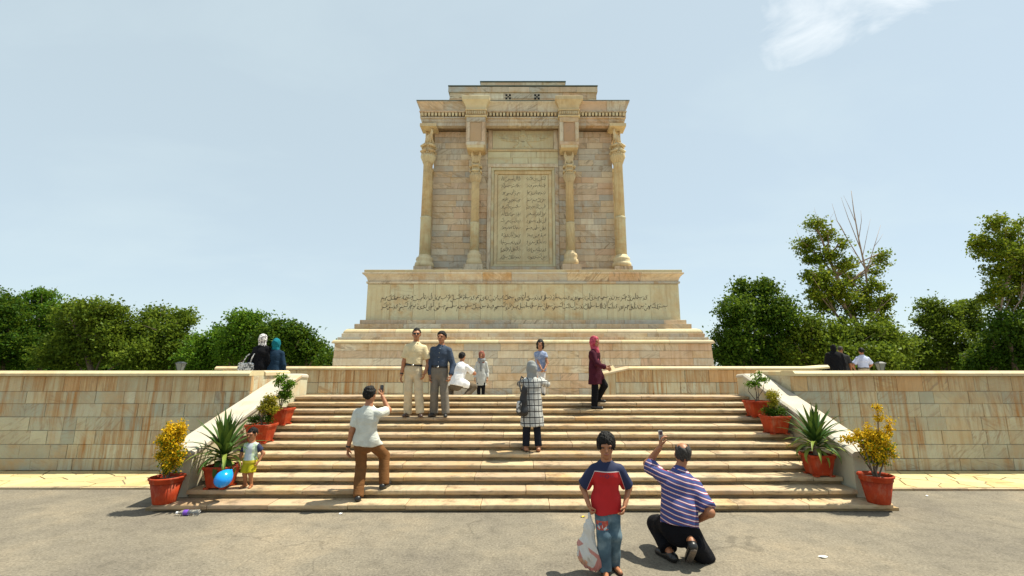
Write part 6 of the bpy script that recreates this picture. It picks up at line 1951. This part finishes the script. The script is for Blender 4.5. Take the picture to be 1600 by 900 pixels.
skin_obj('bag_body', folds(union([cone((-.0, -.02, .0), (.04, -.05, .34), .085, .055, (.3, 1, 0), .6), cone((-.03, 0, -.05), (.03, -.01, -.05), .06, .07)], .05), .005, 96, 1.4), (-.2, -.2, -.2), (.22, .16, .46), .011, BAGM, sbag)
MB().tube([(-.02, -.03, .28), (-.05, .02, .42), (-.01, .08, .53), (.02, .16, .50)], .012, 8).build('strap', BAGM).parent = sbag
skin_obj('side_pocket', folds(cone((-.06, -.06, -.02), (-.05, -.07, .10), .045, .04), .004, 97, 1.6), (-.14, -.15, -.1), (.03, .03, .18), .01, mottle('grey_white_lining', (.05, .05, .05), (.5, .5, .5), 20), sbag)
# leaflet held by the woman in burgundy
lf_ = thing('leaflet', 'cream leaflet in the hand of the woman in burgundy', 'leaflet', (1.80, 9.34, tread(10) + .80))
lf_.rotation_euler = (R(62), R(-24), R(8))
MB().add([(-.07, -.045, 0), (0, -.045, .006), (.07, -.045, 0), (.07, .045, 0), (0, .045, .006), (-.07, .045, 0), (-.07, -.045, .002), (0, -.045, .008), (.07, -.045, .002), (.07, .045, .002), (0, .045, .008), (-.07, .045, .002)],
         [(0, 5, 4, 1), (1, 4, 3, 2), (6, 7, 10, 11), (7, 8, 9, 10), (0, 1, 7, 6), (1, 2, 8, 7), (2, 3, 9, 8), (3, 4, 10, 9), (4, 5, 11, 10), (5, 0, 6, 11)]).build('paper', plain('cream_paper', (.68, .55, .30), .6, .15, 20)).parent = lf_
# lantern posts on the terrace
def lantern(px, label):
    p = at(px, 575, 17.0); p.z = FLOOR
    root = thing('lantern_post', label, 'lamp', p, group='lantern posts on the terrace')
    IR = plain('lantern_iron', (.02, .022, .024), .5, .2, 10)
    def b(m, n, mat, sm=False): m.build(n, mat, None, smooth=sm).parent = root
    b(MB().lathe([(.09, 0), (.09, .03), (.05, .06), (.035, .10), (.03, .70), (.045, .72), (.03, .75)], 16), 'post', IR, True)
    fr = MB()
    for sx in (-1, 1):
        for sy in (-1, 1): fr.tube([(sx*.06, sy*.06, .76), (sx*.12, sy*.12, 1.06)], .009, 6)
    fr.box(-.07, .07, -.07, .07, .745, .765)
    b(fr, 'lantern_frame', IR)
    gl = MB()
    for k in range(4):
        a = k*math.pi/2; c, s_ = math.cos(a), math.sin(a)
        q = [(-.052, -.058, .77), (.052, -.058, .77), (.108, -.116, 1.055), (-.108, -.116, 1.055)]
        gl.add([(x*c - y*s_, x*s_ + y*c, z) for x, y, z in q], [(0, 1, 2, 3)])
    b(gl, 'glass_panes', plain('frosted_pane', (.10, .12, .115), .3))
    b(MB().add([(-.14, -.14, 1.06), (.14, -.14, 1.06), (.14, .14, 1.06), (-.14, .14, 1.06), (-.05, -.05, 1.12), (.05, -.05, 1.12), (.05, .05, 1.12), (-.05, .05, 1.12)], [(3, 2, 1, 0), (4, 5, 6, 7), (0, 1, 5, 4), (1, 2, 6, 5), (2, 3, 7, 6), (3, 0, 4, 7)]), 'lantern_cap', IR)
lantern(282, 'small iron lantern post behind the left wall')
lantern(1376, 'small iron lantern post behind the right wall')
# litter
PAPER = plain('scrap_paper', (.70, .70, .66), .7, .1, 20)
def scrap(loc, sx, sy, rz, label, mat, seed):
    rs = random.Random(seed)
    V = [(-sx + 2*sx*i/3 + rs.uniform(-.004, .004), -sy + 2*sy*j/2 + rs.uniform(-.006, .006), rs.uniform(.002, .016)) for j in range(3) for i in range(4)]
    F = [(j*4+i, j*4+i+1, (j+1)*4+i+1, (j+1)*4+i) for j in range(2) for i in range(3)]
    V2 = V + [(x, y, z - .0015) for x, y, z in V]
    F2 = F + [tuple(12 + k for k in f[::-1]) for f in F]
    o = MB().add(V2, F2).build('paper_scrap', mat); o.location = loc; o.rotation_euler = (0, 0, rz)
    props(o, label, 'litter')
scrap((3.10, 5.09, .002), .042, .028, .3, 'crumpled white scrap of paper on the asphalt at lower right', PAPER, 1)
scrap((.795, 6.37, .002), .03, .022, .8, 'small yellow scrap on the asphalt left of the boy', plain('yellow_paper', (.62, .46, .02), .7, .1, 20), 2)
scrap((-2.42, 6.49, .002), .02, .016, .2, 'tiny white scrap at the foot of the bottom step', PAPER, 3)
scrap((6.15, 7.35, .002), .022, .016, .5, 'small white scrap on the asphalt near the right pavement', PAPER, 4)
